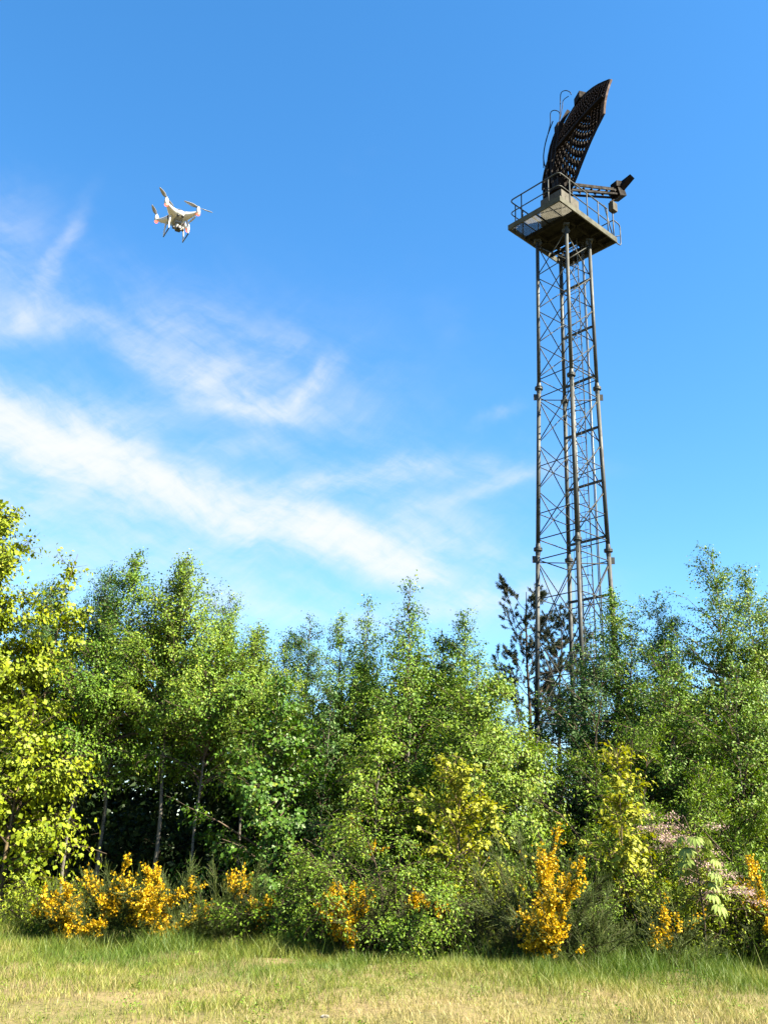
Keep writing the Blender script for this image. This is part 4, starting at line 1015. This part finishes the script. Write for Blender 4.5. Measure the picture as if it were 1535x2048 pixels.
# horse chestnut sapling: palmate leaves of seven leaflets, each leaf a part
def palmate():
    V, F = [], []
    for k in range(7):
        a = math.radians(-72 + 24 * k); L = 1.0 - .10 * abs(k - 3)
        d = Vector((math.sin(a), math.cos(a), 0)); s = Vector((d.y, -d.x, 0)); b0 = len(V)
        for t, w, dz in ((.02, .015, 0), (.4, .085, -.05), (.68, .125, -.20), (1.0, .0, -.48)):
            for sg in ((-1, 0, 1) if w else (0,)):
                V.append(tuple(d * (L * t) + s * (w * sg) + Vector((0, 0, dz * L + (.035 if sg else 0)))))
        for r in range(2):
            for c_ in range(2):
                i = b0 + r * 3 + c_; F += [(i, i + 1, i + 4), (i, i + 4, i + 3)]
        F += [(b0 + 6, b0 + 7, b0 + 9), (b0 + 7, b0 + 8, b0 + 9)]
    return V, F
Vp, Fp = palmate(); rg = np.random.default_rng(70)
pm = []
for i in range(4):
    me = mesh_np('palmate_leaf', Vp, Fp, np.full(len(Fp), rg.uniform(.2, .9)), smooth=True); me.materials.append(M['chestnut_leaf']); pm.append(me)
b_, H = spot(1392, 1668, 17.7)
ch = empty('chestnut_sapling', b_, 'young horse chestnut with pale drooping hand shaped leaves on a dark stem', 'sapling')
MB().tube(smooth_path([(0, 0, -.1), (.03, 0, H * .35), (-.02, .02, H * .7), (0, 0, H * .96)]), [.022 - .014 * i / 15 for i in range(16)], 8).build('stem', M['bark'], ch)
k = 0
for lev in np.linspace(.38, .98, 8):
    for s in range(3):
        a = k * 2.2 + rg.normal(0, .3); L = rg.uniform(.22, .48) * (1.25 - lev * .6)
        p0 = Vector((0, 0, H * lev * .96)); p1 = p0 + Vector((math.cos(a) * L, math.sin(a) * L * .8, .10 * L + .05))
        st_ = MB().tube([p0, (p0 + p1) / 2 + Vector((0, 0, .05)), p1], .006, 5).build('leaf_stalk', M['bark_gold'], ch)
        o_ = bpy.data.objects.new('palmate_leaf', pm[k % 4]); COL.objects.link(o_); o_.parent = ch
        y = Vector((math.cos(a) * .7, math.sin(a) * .7 - .15, -.55 + rg.normal(0, .15))).normalized(); x = y.cross(Vector((0, 0, 1))).normalized(); zn = x.cross(y)
        mt_ = Matrix((x, y, zn)).transposed().to_4x4(); mt_.translation = p1
        o_.matrix_local = mt_ @ Matrix.Scale(rg.uniform(.19, .28), 4); k += 1

# ------------------------------------------------------------------ broom
brooms = [ # px, top py, Y, width px, flowers, label, mat, patches (x, y, z, r)
 (345, 1700, 18.5, 230, 1500, 'broom bush with the densest yellow blossom, left of the picture', 'broom_green', [(-.25, -.3, .82, .34), (.35, -.3, .9, .22), (0, -.4, .66, .36), (.6, -.3, .58, .25), (-.1, -.5, .32, .3)]),
 (240, 1722, 18.6, 220, 650, 'broom bush with scattered yellow blossom next to the densest one', 'broom_green', [(-.1, -.3, .85, .35), (.2, -.3, .55, .3), (-.4, -.3, .6, .2)]),
 (140, 1765, 18.3, 210, 700, 'low broom bush with a band of yellow flowers near the left edge', 'broom_green', [(0, -.5, .6, .32), (.5, -.5, .45, .3), (-.5, -.4, .7, .2), (.8, -.4, .3, .2)]),
 (435, 1735, 18.6, 150, 0, 'plain green broom right of the densest yellow bush', 'broom_green', None),
 (507, 1722, 18.6, 130, 350, 'small broom with few yellow flowers beside the plain green one', 'broom_green', [(-.2, -.3, .85, .4), (.3, -.4, .4, .35)]),
 (715, 1742, 17.7, 200, 900, 'broom with a yellow plume in front of the thorn bush', 'broom_dark', [(-.1, -.5, .84, .25), (0, -.6, .62, .3), (-.4, -.6, .5, .24), (.25, -.5, .8, .16), (-.2, -.6, .3, .22)]),
 (830, 1780, 17.6, 200, 260, 'dusky broom with a small yellow spray at centre', 'broom_dark', [(0, -.6, .8, .18), (.35, -.6, .74, .12)]),
 (950, 1790, 17.6, 220, 0, 'bare looking dark broom right of centre', 'broom_dark', None),
 (1085, 1672, 17.3, 260, 1700, 'tall broom with golden blossom in front of the tower foot', 'broom_green', [(0, -.5, .84, .36), (.1, -.6, .62, .36), (-.05, -.7, .42, .34), (.1, -.7, .22, .24), (-.45, -.6, .18, .2), (.4, -.5, .84, .16)]),
 (1045, 1640, 18.2, 120, 60, 'tall grey green broom behind the golden one', 'broom_green', [(.5, 0, .9, .2)]),
 (1160, 1790, 17.4, 230, 0, 'soft dark green broom mound right of the golden broom', 'broom_green', None),
 (1535, 1705, 18.8, 150, 900, 'broom with solid yellow blossom cut by the right edge', 'broom_green', [(0, -.4, .7, .55), (-.2, -.4, .45, .4)]),
 (1335, 1790, 17.9, 150, 160, 'little broom with a few yellow flowers beside the chestnut', 'broom_green', [(0, -.4, .6, .5)]),
 (705, 1630, 20.6, 190, 420, 'yellow topped broom peeping over the wide thorn bush', 'broom_green', [(-.2, -.2, .95, .35), (.3, -.2, .97, .3)]),
]
for i, (px, py, Y, wpx, nf, lab, mt, pt) in enumerate(brooms):
    Y -= .45
    b_, H = spot(px, py, Y)
    make_broom(lab, b_, H, pxm(wpx, Y) * 1.05, 700 + i, int(nf * 3.3), mt, patches=pt, shoots=int(1300 + 800 * pxm(wpx, Y) * H / 2))

# ------------------------------------------------------------------ woodland mass behind and undergrowth inside
def leaf_mass(name, label, cat, mat, n, seed, xr, yr, hfun, leaf, base=0., even=.6):
    rng = np.random.default_rng(seed)
    x = rng.uniform(*xr, n); y = rng.uniform(*yr, n)
    # gather leaves in clumps
    nc = n // 220; cxs = rng.uniform(*xr, nc); cys = rng.uniform(*yr, nc); czs = base + rng.uniform(0, 1, nc) ** .9 * hfun(cxs, cys)
    ci = rng.integers(0, nc, n); r = rng.uniform(.35, .8, nc)
    p = np.stack([cxs[ci], cys[ci], czs[ci]], 1) + unit(rng.normal(0, 1, (n, 3))) * (r[ci] * rng.uniform(.2, 1, n) ** .5)[:, None]
    ev = rng.uniform(0, 1, n) < even
    p[ev] = np.stack([x, y, base + rng.uniform(0, 1, n) * hfun(x, y)], 1)[ev]
    p[:, 2] = np.maximum(p[:, 2], .03)
    V_, F_ = leaf_geo(rng, p, rng.normal(0, 1, (n, 3)) + np.array([0, 0, -.5]), leaf * rng.uniform(.6, 1.3, n), .65)
    o_ = link(name, mesh_np(name, V_, F_, np.repeat(np.clip(rng.beta(2, 2.4, n) + rng.normal(0, .15, nc)[ci], 0, 1), 2)), mat)
    return tag(o_, label, cat, kind='stuff')
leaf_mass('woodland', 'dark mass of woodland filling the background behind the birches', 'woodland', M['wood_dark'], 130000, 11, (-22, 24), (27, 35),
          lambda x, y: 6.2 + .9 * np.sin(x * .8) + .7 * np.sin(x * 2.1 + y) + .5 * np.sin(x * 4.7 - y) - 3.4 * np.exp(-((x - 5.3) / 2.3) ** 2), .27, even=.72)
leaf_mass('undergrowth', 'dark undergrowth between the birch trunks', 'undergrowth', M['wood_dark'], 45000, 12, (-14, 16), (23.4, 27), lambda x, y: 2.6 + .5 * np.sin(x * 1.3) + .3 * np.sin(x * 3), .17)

# ------------------------------------------------------------------ meadow grass
def vnoise(x, y, s, seed):
    r = np.random.default_rng(seed); ph = r.uniform(0, 2 * pi, (8, 3)); o_ = 0
    for k in range(8):
        a = ph[k, 0]; fq = s * (0.6 + .25 * k)
        o_ = o_ + np.sin((x * np.cos(a) + y * np.sin(a)) * fq + ph[k, 1]) / (1 + .35 * k)
    return o_ / 2.2
def edge_y(x): return np.interp(x, [-9, -4, -1, 0, 2.5, 3.5, 5, 9], [17.9, 17.9, 17.8, 17.3, 16.7, 16.7, 17.3, 18.5]) + .35 * np.sin(x * 1.9 + .5) + .25 * np.sin(x * 4.3) + .15 * np.sin(x * 9.1)
def blades(n, seed, yr, hfun, keep, w0=.0056, straw=None):
    rng = np.random.default_rng(seed)
    y = yr[0] + (yr[1] - yr[0]) * rng.uniform(0, 1, n) ** .85; x = rng.uniform(-1, 1, n) * (y * .50 + 2.2)
    k = keep(x, y, rng); x, y = x[k], y[k]; n = len(x)
    # tufts
    nt = n // 9; ti = rng.integers(0, n, nt); own = rng.integers(0, nt, n)
    m_ = rng.uniform(0, 1, n) < .55
    x = np.where(m_, x[ti[own]] + rng.normal(0, .045, n), x); y = np.where(m_, y[ti[own]] + rng.normal(0, .045, n), y)
    h = hfun(x, y) * rng.uniform(.5, 1.35, n); z0 = ground_z(x, y) - .01
    a = rng.uniform(0, 2 * pi, n); ln = rng.uniform(.1, .95, n) * h
    fc = rng.uniform(0, 2 * pi, n)
    b0 = np.stack([x, y, z0], 1); dirv = np.stack([np.cos(a), np.sin(a), 0 * a], 1); sd = np.stack([np.cos(fc), np.sin(fc), 0 * a], 1)
    w = (w0 * rng.uniform(.6, 1.4, n))[:, None]
    mid = b0 + dirv * (ln * .18)[:, None] + np.array([0, 0, 1.]) * (h * .42)[:, None]; tip = b0 + dirv * ln[:, None] + np.array([0, 0, 1.]) * h[:, None]
    V_ = np.stack([b0, mid + sd * w * .55, tip, mid - sd * w * .55], 1).reshape(-1, 3)
    i = np.arange(n)[:, None] * 4
    F_ = np.stack([i + np.array([[0, 1, 3]]), i + np.array([[1, 2, 3]])], 1).reshape(-1, 3)
    dry = np.clip(straw(x, y) + rng.normal(0, .22, n), 0, 1)
    return V_, F_, np.repeat(dry, 2)
def hg(x, y):
    f = np.clip((y - (edge_y(x) - 4.0)) / 4.0, 0, 1)
    n_ = vnoise(x, y, 2.2, 3) + .6 * vnoise(x, y, 6., 8)
    return np.clip(.085 + .05 * n_ + .17 * f ** 1.8 * (1 + 1.1 * vnoise(x, y, 1.6, 4)) + .03 * f, .018, .6)
def keep(x, y, rng):
    bare = vnoise(x, y, 1.1, 9) + .7 * vnoise(x, y, 3.5, 10) + .5 * np.clip((13.2 - y) / 3, 0, 1) + .35 * np.clip((x - 1.5) / 2, 0, 1) * np.clip((15 - y) / 2, 0, 1)
    return (rng.uniform(0, 1, len(x)) < np.clip(1.0 - .75 * np.clip(bare - .45, 0, 1), .28, 1))
def straw(x, y):
    e = edge_y(x); f = np.clip((e - y) / 5.0, -.2, 1)
    return .15 + .68 * np.clip(f, 0, 1) ** .8 + .26 * vnoise(x, y, 1.3, 21) + .26 * vnoise(x, y, 4., 22) + .05 * np.clip(x, -3, 6) * f
Va, Fa, ta = blades(230000, 31, (9.2, 21.5), lambda x, y: np.maximum(hg(x, y), .05), keep, straw=straw)
Vb, Fb, tb = blades(52000, 32, (16.4, 22.5), lambda x, y: .36 + .16 * vnoise(x, y, 1.9, 5) + .12 * np.clip((x - 4) / 2, 0, 1), lambda x, y, rng: rng.uniform(0, 1, len(x)) < np.clip((y - edge_y(x) + 2.0) / 1.8, 0, 1) * np.clip(.45 + .8 * vnoise(x, y, 1.7, 6), .08, 1), .0075,
                    straw=lambda x, y: .12 + .16 * vnoise(x, y, 1.2, 23))
# tall thin stalks with seed heads
Vd, Fd, td_ = blades(9000, 34, (14.5, 19.5), lambda x, y: .52 + .16 * vnoise(x, y, 1.5, 15), lambda x, y, rng: rng.uniform(0, 1, len(x)) < np.clip((y - edge_y(x) + .9) / 1.4, 0, 1) * np.clip(.4 + .7 * vnoise(x, y, 1.4, 16), 0, 1), .006, straw=lambda x, y: .55 + .2 * vnoise(x, y, 2., 17))
# dead stalks lying flat as thatch
Vc, Fc, tc_ = blades(60000, 33, (9.2, 18), lambda x, y: .02 + 0 * x, lambda x, y, rng: rng.uniform(0, 1, len(x)) < np.clip(.5 + .5 * vnoise(x, y, 1.1, 9), 0, 1), .008, straw=lambda x, y: .85 + 0 * x)
Vc = Vc.reshape(-1, 4, 3); rgc = np.random.default_rng(3); dv = rgc.normal(0, .08, (len(Vc), 1, 2)); Vc[:, [1, 3], :2] += dv * .5; Vc[:, 2:3, :2] += dv; Vc[..., 2] = np.maximum(Vc[..., 2], ground_z(Vc[..., 0], Vc[..., 1]) + .004); Vc = Vc.reshape(-1, 3)
gr_o = link('grass', mesh_np('grass', np.concatenate([Va, Vb, Vc, Vd]), np.concatenate([Fa, Fb + len(Va), Fc + len(Va) + len(Vb), Fd + len(Va) + len(Vb) + len(Vc)]), np.concatenate([ta, tb, tc_, td_])), M['grass'])
tag(gr_o, 'dry yellow green meadow grass in front of the bushes', 'grass', kind='stuff')

# a few pale stones lying in the short grass
def stone(px, py, s, seed, label):
    p = atz(px, py, 0.02); rng = random.Random(seed); mb = MB()
    n, rws = 9, 5
    for i in range(rws):
        t = pi * (i + .5) / rws
        for k in range(n):
            a = 2 * pi * k / n; r = s * (1 + rng.uniform(-.22, .22))
            mb.V.append(Vector((math.cos(a) * math.sin(t) * r * 1.4, math.sin(a) * math.sin(t) * r, math.cos(t) * r * .6)))
    for i in range(rws - 1):
        for k in range(n): a, b2 = i * n + k, i * n + (k + 1) % n; mb.F.append([a, b2, b2 + n, a + n])
    mb.F.append(list(range(n))[::-1]); mb.F.append([(rws - 1) * n + k for k in range(n)])
    o_ = mb.build('stone', M['stone']); o_.location = (p.x, p.y, gz(p.x, p.y) + s * .35)
    tag(o_, label, 'stone', 'pale stones in the meadow')
stone(1382, 2018, .04, 1, 'pale flat stone in the dry grass near the lower right')
stone(1490, 1968, .035, 2, 'small stone near the right edge of the meadow')
stone(650, 2026, .035, 3, 'grey stone at the bottom centre of the meadow')

# broad leaved weeds scattered through the meadow
rw = np.random.default_rng(77); wp, wa, wsz = [], [], []
for k in range(120):
    y0 = rw.uniform(10, 18.5); x0 = rw.uniform(-1, 1) * (y0 * .45 + 1); q = int(rw.integers(14, 46)); rr = rw.uniform(.04, .12)
    a = rw.uniform(0, 2 * pi, q); r_q = rr * rw.uniform(.1, 1, q); xx, yy = x0 + np.cos(a) * r_q, y0 + np.sin(a) * r_q
    wp.append(np.stack([xx, yy, ground_z(xx, yy) + rw.uniform(.01, .06 + rr * .9, q)], 1))
    wa.append(np.stack([np.cos(a), np.sin(a), rw.uniform(-.1, .9, q)], 1)); wsz.append(rw.uniform(.018, .045, q))
wp, wa, wsz = np.concatenate(wp), np.concatenate(wa), np.concatenate(wsz)
Vw, Fw = leaf_geo(rw, wp, wa, wsz, .5, np.tile(np.array([0, 0, 1.]), (len(wp), 1)), .6)
wo = link('weeds', mesh_np('weeds', Vw, Fw, np.repeat(rw.beta(2, 3, len(wp)), 2)), M['thorn_leaf'])
tag(wo, 'small broad leaved green weeds scattered through the meadow grass', 'weeds', kind='stuff')
